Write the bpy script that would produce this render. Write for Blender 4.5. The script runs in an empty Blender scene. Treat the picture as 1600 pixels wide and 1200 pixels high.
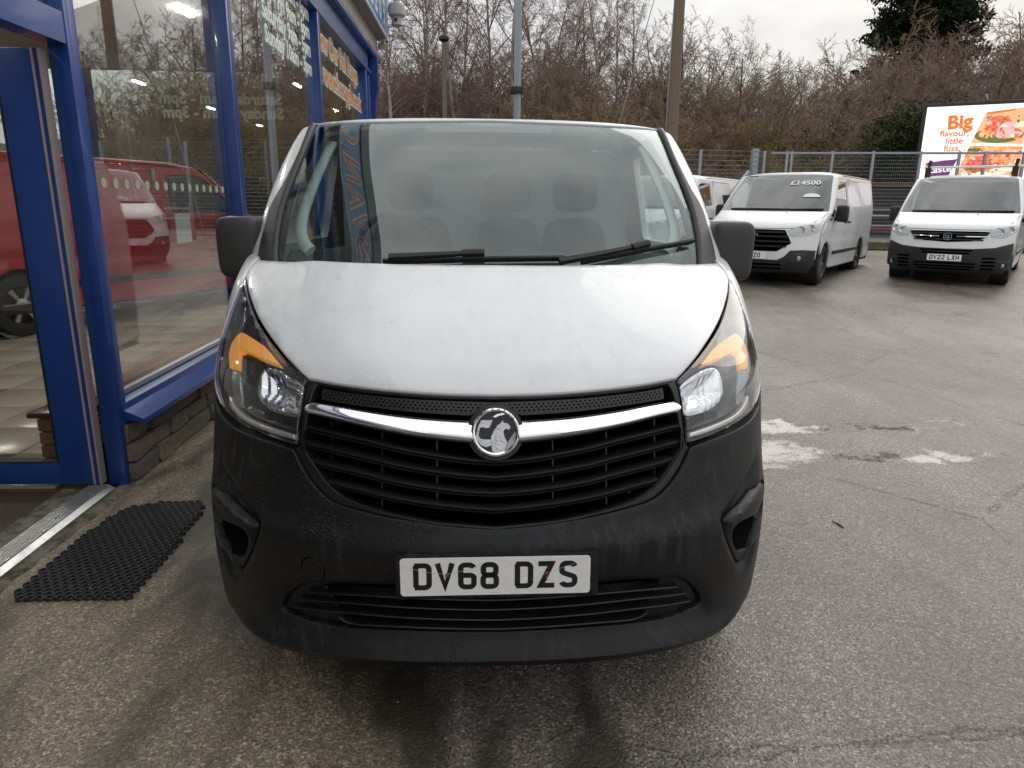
import bpy, bmesh, math, random
import numpy as np
from mathutils import Vector, Matrix
from mathutils.geometry import delaunay_2d_cdt
random.seed(7)
R_ = math.radians
SC = bpy.context.scene
COL = SC.collection

# ---------------------------------------------------------------- camera
CF, CP, CR, CY, CH = 1090.0, R_(14.4), R_(0.6), R_(2.7), 1.55
def cam_basis():
    fw = np.array([math.sin(CY)*math.cos(CP), math.cos(CY)*math.cos(CP), -math.sin(CP)])
    rt = np.array([math.cos(CY), -math.sin(CY), 0.0]); up = np.cross(rt, fw)
    return fw, rt*math.cos(CR)+up*math.sin(CR), -rt*math.sin(CR)+up*math.cos(CR)
FW, RT, UP = cam_basis()
CAMPOS = np.array([0, 0, CH])
def ray(px, py): return FW + RT*(px-800)/CF - UP*(py-600)/CF
def proj(p):
    d = np.asarray(p, float)-CAMPOS; z = d@FW
    return np.stack([800+CF*(d@RT)/z, 600-CF*(d@UP)/z], -1)
def at_ground(px, py, z=0.0):
    d = ray(px, py); return CAMPOS+d*((z-CH)/d[2])
def at_y(px, py, y):
    d = ray(px, py); return CAMPOS+d*(y/d[1])
def at_x(px, py, x):
    d = ray(px, py); return CAMPOS+d*(x/d[0])
cam = bpy.data.cameras.new('camera'); camo = bpy.data.objects.new('camera', cam); COL.objects.link(camo)
cam.sensor_width = 36; cam.lens = CF*36/1600; cam.clip_end = 2000; cam.clip_start = 0.05
camo.matrix_world = Matrix((( RT[0], UP[0], -FW[0], 0), (RT[1], UP[1], -FW[1], 0), (RT[2], UP[2], -FW[2], CH), (0, 0, 0, 1)))
SC.camera = camo

# ---------------------------------------------------------------- sky, sun, exposure
SUN_EL, SUN_AZ = R_(32), R_(38)          # azimuth from +y towards +x
w = bpy.data.worlds.new('World'); SC.world = w; w.use_nodes = True
nt = w.node_tree; nt.nodes.clear(); N = nt.nodes.new; L = nt.links.new
out = N('ShaderNodeOutputWorld'); bg = N('ShaderNodeBackground'); L(bg.outputs[0], out.inputs[0])
sky = N('ShaderNodeTexSky'); sky.sky_type = 'NISHITA'; sky.sun_disc = False
sky.sun_elevation = SUN_EL; sky.sun_rotation = SUN_AZ; sky.air_density = 1.0; sky.dust_density = 3.0
tc = N('ShaderNodeTexCoord'); mp = N('ShaderNodeMapping'); mp.inputs['Scale'].default_value = (1.0, 1.0, 2.6)
L(tc.outputs['Generated'], mp.inputs[0])
nz = N('ShaderNodeTexNoise'); nz.inputs['Scale'].default_value = 2.3; nz.inputs['Detail'].default_value = 7; nz.inputs['Roughness'].default_value = 0.55
nz.inputs['Distortion'].default_value = 0.6
L(mp.outputs[0], nz.inputs['Vector'])
cr = N('ShaderNodeValToRGB'); L(nz.outputs[0], cr.inputs[0])
cr.color_ramp.elements[0].position = 0.36; cr.color_ramp.elements[0].color = (4.6, 4.72, 4.85, 1)
cr.color_ramp.elements[1].position = 0.62; cr.color_ramp.elements[1].color = (7.2, 7.1, 6.95, 1)
mx = N('ShaderNodeMix'); mx.data_type = 'RGBA'; mx.inputs[0].default_value = 0.9
sxyz = N('ShaderNodeSeparateXYZ'); L(tc.outputs['Generated'], sxyz.inputs[0])           # overcast sky: brighter overhead than at the horizon
gm_ = N('ShaderNodeMath'); gm_.operation = 'MULTIPLY_ADD'; gm_.inputs[1].default_value = 0.95; gm_.inputs[2].default_value = 0.80; L(sxyz.outputs[2], gm_.inputs[0])
gx_ = N('ShaderNodeMath'); gx_.operation = 'MAXIMUM'; gx_.inputs[1].default_value = 0.7; L(gm_.outputs[0], gx_.inputs[0])
sc1 = N('ShaderNodeVectorMath'); sc1.operation = 'SCALE'; L(cr.outputs[0], sc1.inputs[0]); L(gx_.outputs[0], sc1.inputs['Scale'])
L(sky.outputs[0], mx.inputs[6]); L(sc1.outputs[0], mx.inputs[7]); L(mx.outputs[2], bg.inputs[0])
bg.inputs[1].default_value = 0.105
sun = bpy.data.lights.new('sun', 'SUN'); suno = bpy.data.objects.new('sun', sun); COL.objects.link(suno)
sun.energy = 0.5; sun.angle = R_(45); sun.color = (1.0, 0.96, 0.9)
sd = Vector((math.sin(SUN_AZ)*math.cos(SUN_EL), math.cos(SUN_AZ)*math.cos(SUN_EL), math.sin(SUN_EL)))
suno.rotation_euler = (-sd).to_track_quat('-Z', 'Y').to_euler(); suno.location = (10, 10, 30)
vs = SC.view_settings; vs.view_transform = 'Standard'; vs.look = 'None'; vs.exposure = 0.38; vs.gamma = 1; vs.use_curve_mapping = False
SC.cycles.use_denoising = True
SC.cycles.max_bounces = 8; SC.cycles.transparent_max_bounces = 16; SC.cycles.diffuse_bounces = 4; SC.cycles.glossy_bounces = 5
SC.cycles.caustics_reflective = False; SC.cycles.caustics_refractive = False

# ---------------------------------------------------------------- materials
MATS = {}
def mat(name, col=(0.5, 0.5, 0.5), rough=0.5, metal=0.0, spec=0.5, coat=0.0, coat_rough=0.05, emit=None, estr=1.0):
    m = bpy.data.materials.new(name); m.use_nodes = True; MATS[name] = m
    b = m.node_tree.nodes['Principled BSDF']
    b.inputs['Base Color'].default_value = (*col, 1); b.inputs['Roughness'].default_value = rough
    b.inputs['Metallic'].default_value = metal; b.inputs['Specular IOR Level'].default_value = spec
    b.inputs['Coat Weight'].default_value = coat; b.inputs['Coat Roughness'].default_value = coat_rough
    if emit: b.inputs['Emission Color'].default_value = (*emit, 1); b.inputs['Emission Strength'].default_value = estr
    return m
def nodes(m):
    t = m.node_tree; return t, t.nodes.new, t.links.new, t.nodes['Principled BSDF']
def objcoord(m, scale=(1, 1, 1), world=False):
    t, n, l, b = nodes(m)
    mpn = n('ShaderNodeMapping'); mpn.inputs['Scale'].default_value = scale
    if world:
        g = n('ShaderNodeNewGeometry'); l(g.outputs['Position'], mpn.inputs[0])
    else:
        c = n('ShaderNodeTexCoord'); l(c.outputs['Object'], mpn.inputs[0])
    return mpn.outputs[0]
def noise(m, vec, scale, detail=3, rough=0.5, dist=0.0):
    t, n, l, b = nodes(m); x = n('ShaderNodeTexNoise'); x.inputs['Scale'].default_value = scale; x.inputs['Detail'].default_value = detail
    x.inputs['Roughness'].default_value = rough; x.inputs['Distortion'].default_value = dist; l(vec, x.inputs['Vector']); return x.outputs[0]
def voro(m, vec, scale, feature='F1', rand=1.0):
    t, n, l, b = nodes(m); x = n('ShaderNodeTexVoronoi'); x.feature = feature; x.inputs['Scale'].default_value = scale
    x.inputs['Randomness'].default_value = rand; l(vec, x.inputs['Vector']); return x.outputs['Distance']
def ramp(m, fac, stops):
    t, n, l, b = nodes(m); x = n('ShaderNodeValToRGB'); l(fac, x.inputs[0]); e = x.color_ramp.elements
    while len(e) < len(stops): e.new(0.5)
    for i, (p, c) in enumerate(stops):
        e[i].position = p; e[i].color = (*c, 1) if hasattr(c, '__len__') else (c, c, c, 1)
    return x.outputs[0]
def mixc(m, fac, a, b_):
    t, n, l, b = nodes(m); x = n('ShaderNodeMix'); x.data_type = 'RGBA'
    for k, v in ((0, fac), (6, a), (7, b_)):
        if hasattr(v, 'links'): l(v, x.inputs[k])
        elif k == 0: x.inputs[0].default_value = v
        else: x.inputs[k].default_value = (*v, 1)
    return x.outputs[2]
def mth(m, op, a, b_=0.5, clamp=False):
    t, n, l, b = nodes(m); x = n('ShaderNodeMath'); x.operation = op; x.use_clamp = clamp
    for k, v in ((0, a), (1, b_)):
        if hasattr(v, 'links'): l(v, x.inputs[k])
        else: x.inputs[k].default_value = v
    return x.outputs[0]
def bump(m, h, strength=0.3, dist=0.01, normal_in=None, to='Normal'):
    t, n, l, b = nodes(m); x = n('ShaderNodeBump'); x.inputs['Strength'].default_value = strength; x.inputs['Distance'].default_value = dist
    l(h, x.inputs['Height'])
    if normal_in: l(normal_in, x.inputs['Normal'])
    if to: l(x.outputs[0], b.inputs[to])
    return x.outputs[0]
def setin(m, name, sock): 
    t, n, l, b = nodes(m); l(sock, b.inputs[name])
def droplets(m, vec, scale=90.0, thr=0.36, dens=0.55):
    """height field of scattered water beads"""
    v = voro(m, vec, scale); patch = noise(m, vec, 6.0, 3)
    d = mth(m, 'SUBTRACT', mth(m, 'MULTIPLY', ramp(m, patch, [(dens-0.15, 0.0), (dens+0.1, 1.0)]), thr), v)
    return mth(m, 'MULTIPLY', mth(m, 'MAXIMUM', d, 0.0), 1.0)

def glass(name, tint=(0.9, 0.95, 0.93), ior=1.5, rough=0.0, boost=1.0, spec=(1, 1, 1), smear=None):
    m = bpy.data.materials.new(name); m.use_nodes = True; MATS[name] = m
    t = m.node_tree; t.nodes.clear(); n = t.nodes.new; l = t.links.new
    o = n('ShaderNodeOutputMaterial'); tr = n('ShaderNodeBsdfTransparent'); gl = n('ShaderNodeBsdfGlossy'); mxs = n('ShaderNodeMixShader'); fr = n('ShaderNodeFresnel')
    tr.inputs[0].default_value = (*tint, 1); gl.inputs['Roughness'].default_value = rough; gl.inputs[0].default_value = (*spec, 1); 
    ge = n('ShaderNodeNewGeometry'); pw = n('ShaderNodeMath'); pw.operation = 'POWER'; pw.inputs[0].default_value = ior      # a thin pane reflects alike from both sides
    ma = n('ShaderNodeMath'); ma.operation = 'MULTIPLY_ADD'; ma.inputs[1].default_value = -2.0; ma.inputs[2].default_value = 1.0; l(ge.outputs['Backfacing'], ma.inputs[0]); l(ma.outputs[0], pw.inputs[1]); l(pw.outputs[0], fr.inputs[0])
    mu = n('ShaderNodeMath'); mu.operation = 'MULTIPLY'; mu.use_clamp = True; mu.inputs[1].default_value = boost
    l(fr.outputs[0], mu.inputs[0]); l(mu.outputs[0], mxs.inputs[0]); l(tr.outputs[0], mxs.inputs[1]); l(gl.outputs[0], mxs.inputs[2]); l(mxs.outputs[0], o.inputs[0])
    return m

m = mat('white_paint', (0.76, 0.78, 0.80), 0.32, coat=0.6, coat_rough=0.06)
v = objcoord(m); st = objcoord(m, (1, 0.12, 1))
s1 = noise(m, st, 16, 5, 0.6); s2 = noise(m, v, 5, 4)
wet = ramp(m, mth(m, 'ADD', mth(m, 'MULTIPLY', s1, 0.75), mth(m, 'MULTIPLY', s2, 0.25)), [(0.40, 0.0), (0.62, 1.0)])
setin(m, 'Roughness', ramp(m, wet, [(0.0, 0.26), (1.0, 0.40)]))
setin(m, 'Base Color', mixc(m, wet, (0.735, 0.757, 0.778), (0.79, 0.805, 0.815)))
dr = droplets(m, v, 150, 0.40, 0.50)
bn = bump(m, dr, 0.55, 0.003)
t, n_, l, b = nodes(m); l(bn, b.inputs['Coat Normal'])
m = mat('white_van_paint', (0.78, 0.79, 0.80), 0.3, coat=0.5)
setin(m, 'Base Color', mixc(m, noise(m, objcoord(m), 3, 5, 0.6), (0.74, 0.75, 0.755), (0.82, 0.825, 0.83)))
m = mat('bumper_plastic', (0.01, 0.01, 0.011), 0.42, spec=0.33)
v = objcoord(m); st = objcoord(m, (1, 1, 0.07))
fine = noise(m, v, 900, 2)
stk = ramp(m, noise(m, st, 38, 3, 0.6), [(0.50, 0.0), (0.60, 1.0)])
stk = mth(m, 'MULTIPLY', stk, ramp(m, noise(m, v, 4.0, 3), [(0.42, 0.0), (0.6, 1.0)]))
setin(m, 'Base Color', mixc(m, stk, (0.0085, 0.009, 0.010), (0.026, 0.027, 0.030)))
setin(m, 'Roughness', mth(m, 'ADD', mth(m, 'MULTIPLY', stk, 0.10), 0.40))
b1 = bump(m, fine, 0.12, 0.002, to=None); bump(m, droplets(m, v, 120, 0.42, 0.47), 0.9, 0.004, normal_in=b1)
m = mat('mirror_plastic', (0.046, 0.045, 0.045), 0.45, spec=0.5)
v = objcoord(m); bump(m, droplets(m, v, 160, 0.38, 0.5), 0.8, 0.003)
m = mat('pillar_plastic', (0.019, 0.019, 0.021), 0.38)
v = objcoord(m); bump(m, mth(m, 'ADD', noise(m, v, 220, 3), droplets(m, v, 170, 0.5, 0.42)), 0.5, 0.004)
mat('black_gloss', (0.006, 0.006, 0.007), 0.12)
m = mat('grille_plastic', (0.011, 0.0115, 0.0125), 0.33); bump(m, droplets(m, objcoord(m), 150, 0.4, 0.5), 0.8, 0.003)
mat('black_void', (0.002, 0.002, 0.002), 0.9, spec=0.0)
mat('rubber_black', (0.012, 0.012, 0.012), 0.6)
m = mat('chrome', (0.86, 0.86, 0.87), 0.04, metal=1.0); bump(m, droplets(m, objcoord(m), 170, 0.34, 0.5), 0.6, 0.002)
mat('chrome_plain', (0.85, 0.85, 0.86), 0.10, metal=1.0)
m = mat('reflector', (0.75, 0.76, 0.78), 0.10, metal=1.0)
m = mat('reflector_fluted', (0.50, 0.51, 0.53), 0.25, metal=0.85)
v = objcoord(m, (1, 1, 1)); 
t, n_, l, b = nodes(m); wv = n_('ShaderNodeTexWave'); wv.inputs['Scale'].default_value = 90; wv.bands_direction = 'X'; l(v, wv.inputs[0]); bump(m, wv.outputs[1], 0.5, 0.003)
m = mat('amber_lens', (0.95, 0.42, 0.06), 0.22, spec=0.6, emit=(1.0, 0.42, 0.06), estr=0.30)  # weak emission stands in for daylight caught in the amber
v = objcoord(m); t, n_, l, b = nodes(m); wv = n_('ShaderNodeTexWave'); wv.inputs['Scale'].default_value = 75; wv.bands_direction = 'Z'; wv.inputs['Distortion'].default_value = 1.0; l(v, wv.inputs[0])
wv2 = n_('ShaderNodeTexWave'); wv2.inputs['Scale'].default_value = 75; wv2.bands_direction = 'X'; l(v, wv2.inputs[0])
bump(m, mth(m, 'ADD', wv.outputs[1], wv2.outputs[1]), 0.6, 0.003)
mat('drl_strip', (0.85, 0.84, 0.80), 0.14, metal=0.7)
mat('lamp_bezel', (0.07, 0.072, 0.08), 0.25, metal=0.5)
m = mat('lamp_black', (0.022, 0.023, 0.027), 0.25)
glass('lamp_lens', (0.93, 0.94, 0.95), 1.5, 0.0, 1.8)
glass('screen_glass', (0.78, 0.86, 0.84), 1.55, 0.0, 1.95, (0.92, 1.0, 0.99))
glass('side_glass', (0.70, 0.80, 0.77), 1.5, 0.0, 1.3)
mat('frit', (0.004, 0.004, 0.005), 0.06)
mat('cabin_grey', (0.58, 0.63, 0.63), 0.7); mat('fog_dark', (0.003, 0.003, 0.0035), 0.9, spec=0.05)  # fog recess: near-black without sheen, the hollow's shade put into the colour
mat('cabin_light', (0.50, 0.56, 0.52), 0.6)
mat('headlining', (0.58, 0.61, 0.60), 0.8)
m = mat('seat_fabric', (0.075, 0.08, 0.085), 0.85); bump(m, noise(m, objcoord(m), 300, 2), 0.3, 0.002)
mat('dash_plastic', (0.028, 0.029, 0.033), 0.6)
mat('plate_white', (0.88, 0.87, 0.85), 0.3)
m = MATS['plate_white']; setin(m, 'Base Color', mixc(m, ramp(m, noise(m, objcoord(m), 24, 6, 0.7), [(0.5, 0), (0.8, 1)]), (0.94, 0.935, 0.92), (0.80, 0.78, 0.75)))
mat('plate_black', (0.010, 0.010, 0.011), 0.35)
mat('rust', (0.20, 0.075, 0.022), 0.8)
m = mat('tyre', (0.014, 0.014, 0.014), 0.75)
mat('alloy', (0.55, 0.56, 0.57), 0.28, metal=0.9)
mat('wheel_cover', (0.40, 0.41, 0.42), 0.35, metal=0.5)

# ---------------------------------------------------------------- object helpers
def tag(o, label=None, cat=None, group=None, kind=None):
    if label: o['label'] = label
    if cat: o['category'] = cat
    if group: o['group'] = group
    if kind: o['kind'] = kind
    return o
def thing(name, label, cat, loc=(0, 0, 0), rz=0.0, group=None):
    o = bpy.data.objects.new(name, None); COL.objects.link(o); o.empty_display_size = 0.1
    o.location = loc; o.rotation_euler = (0, 0, rz); return tag(o, label, cat, group)
def link_mesh(name, me, mt, parent=None):
    o = bpy.data.objects.new(name, me); COL.objects.link(o)
    if mt is not None:
        for x in (mt if isinstance(mt, (list, tuple)) else [mt]): me.materials.append(MATS[x] if isinstance(x, str) else x)
    if parent: o.parent = parent
    return o
def mk(name, verts, faces, mt, parent=None, smooth=False, angle=None, mi=None):
    me = bpy.data.meshes.new(name); me.from_pydata([tuple(map(float, v)) for v in verts], [], faces); me.update()
    if mi is not None: me.polygons.foreach_set('material_index', mi)
    if smooth:
        me.polygons.foreach_set('use_smooth', [True]*len(me.polygons))
        if angle: me.set_sharp_from_angle(angle=R_(angle))
    return link_mesh(name, me, mt, parent)
class MB:
    def __init__(s): s.v = []; s.f = []; s.mi = []; s.m = 0
    def add(s, verts, faces):
        k = len(s.v); s.v += [tuple(map(float, q)) for q in verts]; s.f += [tuple(i+k for i in f) for f in faces]; s.mi += [s.m]*len(faces); return s
    def box(s, a, b, bev=0.0):
        x0, y0, z0 = a; x1, y1, z1 = b
        if bev > 0:
            bm = bmesh.new(); bmesh.ops.create_cube(bm, size=1.0)
            for q in bm.verts: q.co = Vector(((x0+x1)/2+q.co.x*(x1-x0), (y0+y1)/2+q.co.y*(y1-y0), (z0+z1)/2+q.co.z*(z1-z0)))
            bmesh.ops.bevel(bm, geom=list(bm.edges), offset=bev, segments=2, affect='EDGES', profile=0.6)
            bm.verts.index_update(); vs_ = [q.co[:] for q in bm.verts]; fs = [tuple(q.index for q in f.verts) for f in bm.faces]; bm.free()
            return s.add(vs_, fs)
        return s.add([(x0,y0,z0),(x1,y0,z0),(x1,y1,z0),(x0,y1,z0),(x0,y0,z1),(x1,y0,z1),(x1,y1,z1),(x0,y1,z1)],
                     [(0,3,2,1),(4,5,6,7),(0,1,5,4),(1,2,6,5),(2,3,7,6),(3,0,4,7)])
    def tube(s, pts, r, seg=8, cap=True):
        pts = [Vector(p) for p in pts]; rs = r if hasattr(r, '__len__') else [r]*len(pts); rings = []; prev = None; V_ = []; F_ = []
        for i, p in enumerate(pts):
            tg = (pts[min(i+1, len(pts)-1)]-pts[max(i-1, 0)]).normalized()
            if prev is None:
                a = Vector((0, 0, 1)) if abs(tg.z) < 0.9 else Vector((1, 0, 0)); u = tg.cross(a).normalized()
            else: u = (prev-tg*prev.dot(tg)).normalized()
            prev = u; w_ = tg.cross(u)
            V_ += [p+(u*math.cos(2*math.pi*k/seg)+w_*math.sin(2*math.pi*k/seg))*rs[i] for k in range(seg)]
        for i in range(len(pts)-1):
            for k in range(seg): F_.append((i*seg+k, i*seg+(k+1) % seg, (i+1)*seg+(k+1) % seg, (i+1)*seg+k))
        if cap: F_.append(tuple(range(seg))[::-1]); F_.append(tuple((len(pts)-1)*seg+k for k in range(seg)))
        return s.add(V_, F_)
    def lathe(s, prof, axis='z', c=(0, 0, 0), seg=32, closed=False):
        V_ = []; F_ = []; n = len(prof)
        for k in range(seg):
            a = 2*math.pi*k/seg; ca, sa = math.cos(a), math.sin(a)
            for r, h in prof:
                q = {'z': (r*ca, r*sa, h), 'x': (h, r*ca, r*sa), 'y': (r*sa, h, r*ca)}[axis]
                V_.append((q[0]+c[0], q[1]+c[1], q[2]+c[2]))
        for k in range(seg):
            k2 = (k+1) % seg
            for i in range(n-1 if not closed else n):
                j = (i+1) % n; F_.append((k*n+i, k2*n+i, k2*n+j, k*n+j))
        return s.add(V_, F_)
    def obj(s, name, mt, parent=None, smooth=False, angle=35):
        return mk(name, s.v, s.f, mt, parent, smooth, angle if smooth else None, s.mi if isinstance(mt, (list, tuple)) else None)
def rotz(vs_, a):
    c, s = math.cos(a), math.sin(a); return [(x*c-y*s, x*s+y*c, z) for x, y, z in vs_]
def sstep(x): x = np.clip(x, 0, 1); return x*x*(3-2*x)
def catmull(P, n=6):
    P = np.asarray(P, float)
    if len(P) < 3: return [tuple(q) for q in np.linspace(P[0], P[-1], n+1)]
    Q = np.vstack([2*P[0]-P[1], P, 2*P[-1]-P[-2]]); o = []
    for i in range(1, len(Q)-2):
        for k in range(n):
            t = k/n; p0, p1, p2, p3 = Q[i-1], Q[i], Q[i+1], Q[i+2]
            o.append(0.5*((2*p1)+(-p0+p2)*t+(2*p0-5*p1+4*p2-p3)*t*t+(-p0+3*p1-3*p2+p3)*t**3))
    o.append(P[-1]); return [tuple(q) for q in o]
# ================================================================ the van in the foreground
VX, VY = 0.042, 1.73                      # centre plane and foremost point of the bumper
VAN0 = np.array([VX, VY, 0.0])
def interp_rows(rows, s):
    """smooth interpolation of the section table"""
    rows = np.asarray(rows, float); s = np.clip(np.asarray(s, float), 0, len(rows)-1-1e-9); i = s.astype(int); t = (s-i)[..., None]
    p = np.vstack([2*rows[0]-rows[1], rows, 2*rows[-1]-rows[-2]])
    p0, p1, p2, p3 = p[i], p[i+1], p[i+2], p[i+3]
    m1 = (p2-p0)/2; m2 = (p3-p1)/2
    d = p2-p1                                                   # limit overshoot
    m1 = np.where(m1*d <= 0, 0, np.sign(m1)*np.minimum(abs(m1), 2.2*abs(d))); m2 = np.where(m2*d <= 0, 0, np.sign(m2)*np.minimum(abs(m2), 2.2*abs(d)))
    t2, t3 = t*t, t*t*t
    return (2*t3-3*t2+1)*p1+(t3-2*t2+t)*m1+(-2*t3+3*t2)*p2+(t3-t2)*m2
class Loft:
    """rows: yc, zc, half width, recede at edge, drop at edge, n.  Parameters a (across, signed), b (arc along the centre profile)"""
    AS = 0.9
    def __init__(s, rows, photo=True):
        s.rows = rows; ss = np.linspace(0, len(rows)-1, 600); r = interp_rows(rows, ss)
        s.ss = ss; s.arc = np.concatenate([[0], np.cumsum(np.hypot(np.diff(r[:, 0]), np.diff(r[:, 1])))]); s.B = s.arc[-1]; s.A = s.AS*math.pi/2
        if not photo: return
        av = np.linspace(-s.A*0.985, s.A*0.985, 241); bv = np.linspace(0, s.B, 201); s.ga, s.gb = np.meshgrid(av, bv)
        s.gp = proj(s.P(s.ga, s.gb)+VAN0)
        nn = s.Nrm(s.ga, s.gb); vd = s.P(s.ga, s.gb)+VAN0-CAMPOS
        s.front = (nn*vd).sum(-1) < 0
    def b_of_row(s, row): return float(np.interp(row, s.ss, s.arc))
    def P(s, a, b):
        a = np.asarray(a, float); b = np.asarray(b, float)
        r = interp_rows(s.rows, np.interp(b, s.arc, s.ss)); th = np.clip(a/s.AS, -math.pi/2, math.pi/2); X = np.sin(th); ax = np.abs(X)
        k = 1-np.sqrt(np.maximum(1-ax**r[..., 5], 0))
        return np.stack([r[..., 2]*X, r[..., 0]+r[..., 3]*k, r[..., 1]-r[..., 4]*ax**3.5], -1)
    def Nrm(s, a, b):
        e = 1e-4; da = s.P(np.clip(a+e, -s.A, s.A), b)-s.P(np.clip(a-e, -s.A, s.A), b); db = s.P(a, np.clip(b+e, 0, s.B))-s.P(a, np.clip(b-e, 0, s.B))
        n = np.cross(da, db); return n/np.maximum(np.linalg.norm(n, axis=-1, keepdims=True), 1e-12)
    def inv(s, px, py):
        d = np.hypot(s.gp[..., 0]-px, s.gp[..., 1]-py)+np.where(s.front, 0, 40); k = np.unravel_index(np.argmin(d), d.shape)
        a, b = s.ga[k], s.gb[k]; e = 1e-4
        for _ in range(8):
            p0 = proj(s.P(a, b)+VAN0); ja = (proj(s.P(a+e, b)+VAN0)-p0)/e; jb = (proj(s.P(a, b+e)+VAN0)-p0)/e
            J = np.stack([ja, jb], 1); 
            if abs(np.linalg.det(J)) < 2e3: break
            st = np.linalg.solve(J, np.array([px, py])-p0); st = np.clip(st, -0.02, 0.02)
            a2 = np.clip(a+st[0], -s.A*0.99, s.A*0.99); b2 = np.clip(b+st[1], 0, s.B)
            if np.hypot(*(proj(s.P(a2, b2)+VAN0)-np.array([px, py]))) > np.hypot(*(p0-np.array([px, py]))): break
            a, b = a2, b2
        return (float(a), float(b))
    def path(s, pts, n=5):
        """pixel points -> smooth (a,b) curve; a point ('ab',a,b) is taken as it is"""
        return catmull([q[1:] if q[0] == 'ab' else s.inv(*q) for q in pts], n)
def mir(pts): return [(-a, b) for a, b in pts][::-1]
def sym(pts):
    """left-hand (a,b) chain that ends on the centre line -> full symmetric chain"""
    p = [(-abs(a), b) for a, b in pts]; p[-1] = (0.0, p[-1][1]); return p+mir(p)[1:]
def inside(pts, poly):
    x, y = pts[:, 0][:, None], pts[:, 1][:, None]; P = np.asarray(poly); Q = np.roll(P, -1, 0)
    c = ((P[:, 1] > y) != (Q[:, 1] > y)) & (x < (Q[:, 0]-P[:, 0])*(y-P[:, 1])/(Q[:, 1]-P[:, 1]+1e-15)+P[:, 0])
    return c.sum(1) % 2 == 1
def pdist(pts, poly):
    P = np.asarray(poly); D = np.roll(P, -1, 0)-P; L2 = np.maximum((D**2).sum(1), 1e-15); o = np.empty(len(pts))
    for k in range(0, len(pts), 2000):
        q = pts[k:k+2000, None, :]; t = np.clip(((q-P)*D).sum(2)/L2, 0, 1); o[k:k+2000] = np.sqrt((((P+t[..., None]*D)-q)**2).sum(2)).min(1)
    return o
def resample(poly, step):
    P = np.asarray(poly); o = []
    for i in range(len(P)):
        a, b = P[i], P[(i+1) % len(P)]; n = max(1, int(math.ceil(np.hypot(*(b-a))/step)))
        if np.hypot(*(b-a)) < 1e-5: continue
        o += [a+(b-a)*k/n for k in range(n)]
    return np.array(o)
def panel(name, lf, outer, mt, parent, holes=(), sp=0.025, off=None, rim=0.02, bev=0.004, smooth=True, hole_rim=None, extra=None):
    """a sheet of the loft cut to an outline, with rounded edges turned inwards by rim"""
    step = sp*0.6; loops = [resample(outer, step)]+[resample(h, step) for h in holes]
    allb = np.vstack(loops); lo, hi = allb.min(0), allb.max(0)
    gx = np.arange(lo[0], hi[0]+sp, sp); gy = np.arange(lo[1], hi[1]+sp, sp*0.866); G = []
    cx = (lo[0]+hi[0])/2; gx = np.concatenate([cx-np.arange(0, (hi[0]-lo[0])/2+sp, sp)[::-1], cx+np.arange(sp, (hi[0]-lo[0])/2+sp, sp)])
    for j, y in enumerate(gy): G.append(np.stack([gx+(sp/2 if j % 2 else 0), np.full(len(gx), y)], 1))
    G = np.vstack(G)
    if extra is not None: G = np.vstack([G, extra])
    def ok(Q, dmin):
        k = inside(Q, loops[0])
        for h in loops[1:]: k &= ~inside(Q, h)
        Q = Q[k]
        if len(Q) == 0: return Q
        d = np.min([pdist(Q, h) for h in loops], 0); return Q[d > dmin]
    G = ok(G, sp*0.45)
    ring = []
    if bev > 0:
        for L_ in loops:
            T = np.roll(L_, -1, 0)-np.roll(L_, 1, 0); T /= np.maximum(np.linalg.norm(T, axis=1, keepdims=True), 1e-9); Nn = np.stack([-T[:, 1], T[:, 0]], 1)
            for sg in (1, -1):
                for f in (0.35, 1.0): ring.append(L_+Nn*sg*bev*f)
        r1 = np.vstack(ring); r1 = ok(r1, bev*0.30); G = np.vstack([G, r1])
    pts = np.vstack([allb, G]); edges = []; k = 0
    for L_ in loops: edges += [(k+i, k+(i+1) % len(L_)) for i in range(len(L_))]; k += len(L_)
    nb = k
    rv, re, rf, ov, oe, of = delaunay_2d_cdt([Vector(q) for q in pts], edges, [], 0, 1e-7)
    rv = np.array([tuple(q) for q in rv]); tri = np.array([f for f in rf if len(f) == 3])
    c = rv[tri].mean(1); k = inside(c, loops[0])
    for h in loops[1:]: k &= ~inside(c, h)
    tri = tri[k]
    used = np.unique(tri); remap = -np.ones(len(rv), int); remap[used] = np.arange(len(used)); rv = rv[used]; tri = remap[tri]
    dist = np.min([pdist(rv, h) for h in loops], 0)
    o = np.zeros(len(rv)) if off is None else off(rv)
    if bev > 0: q = np.clip(1-dist/bev, 0, 1); o = o-bev*(1-np.sqrt(np.maximum(1-q*q, 0)))
    P = lf.P(rv[:, 0], rv[:, 1]); Nm = lf.Nrm(rv[:, 0], rv[:, 1]); V_ = P+Nm*o[:, None]
    e = np.sort(np.vstack([tri[:, [0, 1]], tri[:, [1, 2]], tri[:, [2, 0]]]), 1); ue, cnt = np.unique(e, axis=0, return_counts=True)
    be = {tuple(q) for q in ue[cnt == 1]}
    faces = [tuple(int(i) for i in f) for f in tri]
    a0 = np.cross(V_[tri[:, 1]]-V_[tri[:, 0]], V_[tri[:, 2]]-V_[tri[:, 0]]); flip = (a0*Nm[tri[:, 0]]).sum(1) < 0
    faces = [f[::-1] if fl else f for f, fl in zip(faces, flip)]
    verts = [tuple(q) for q in V_]
    if rim > 0:
        low = {}
        for f in list(faces):
            for i in range(3):
                p, q = f[i], f[(i+1) % 3]
                if (min(p, q), max(p, q)) in be:
                    for z in (p, q):
                        if z not in low: low[z] = len(verts); verts.append(tuple(V_[z]-Nm[z]*rim))
                    faces.append((q, p, low[p], low[q]))
    return mk(name, verts, faces, mt, parent, smooth, 50)
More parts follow.
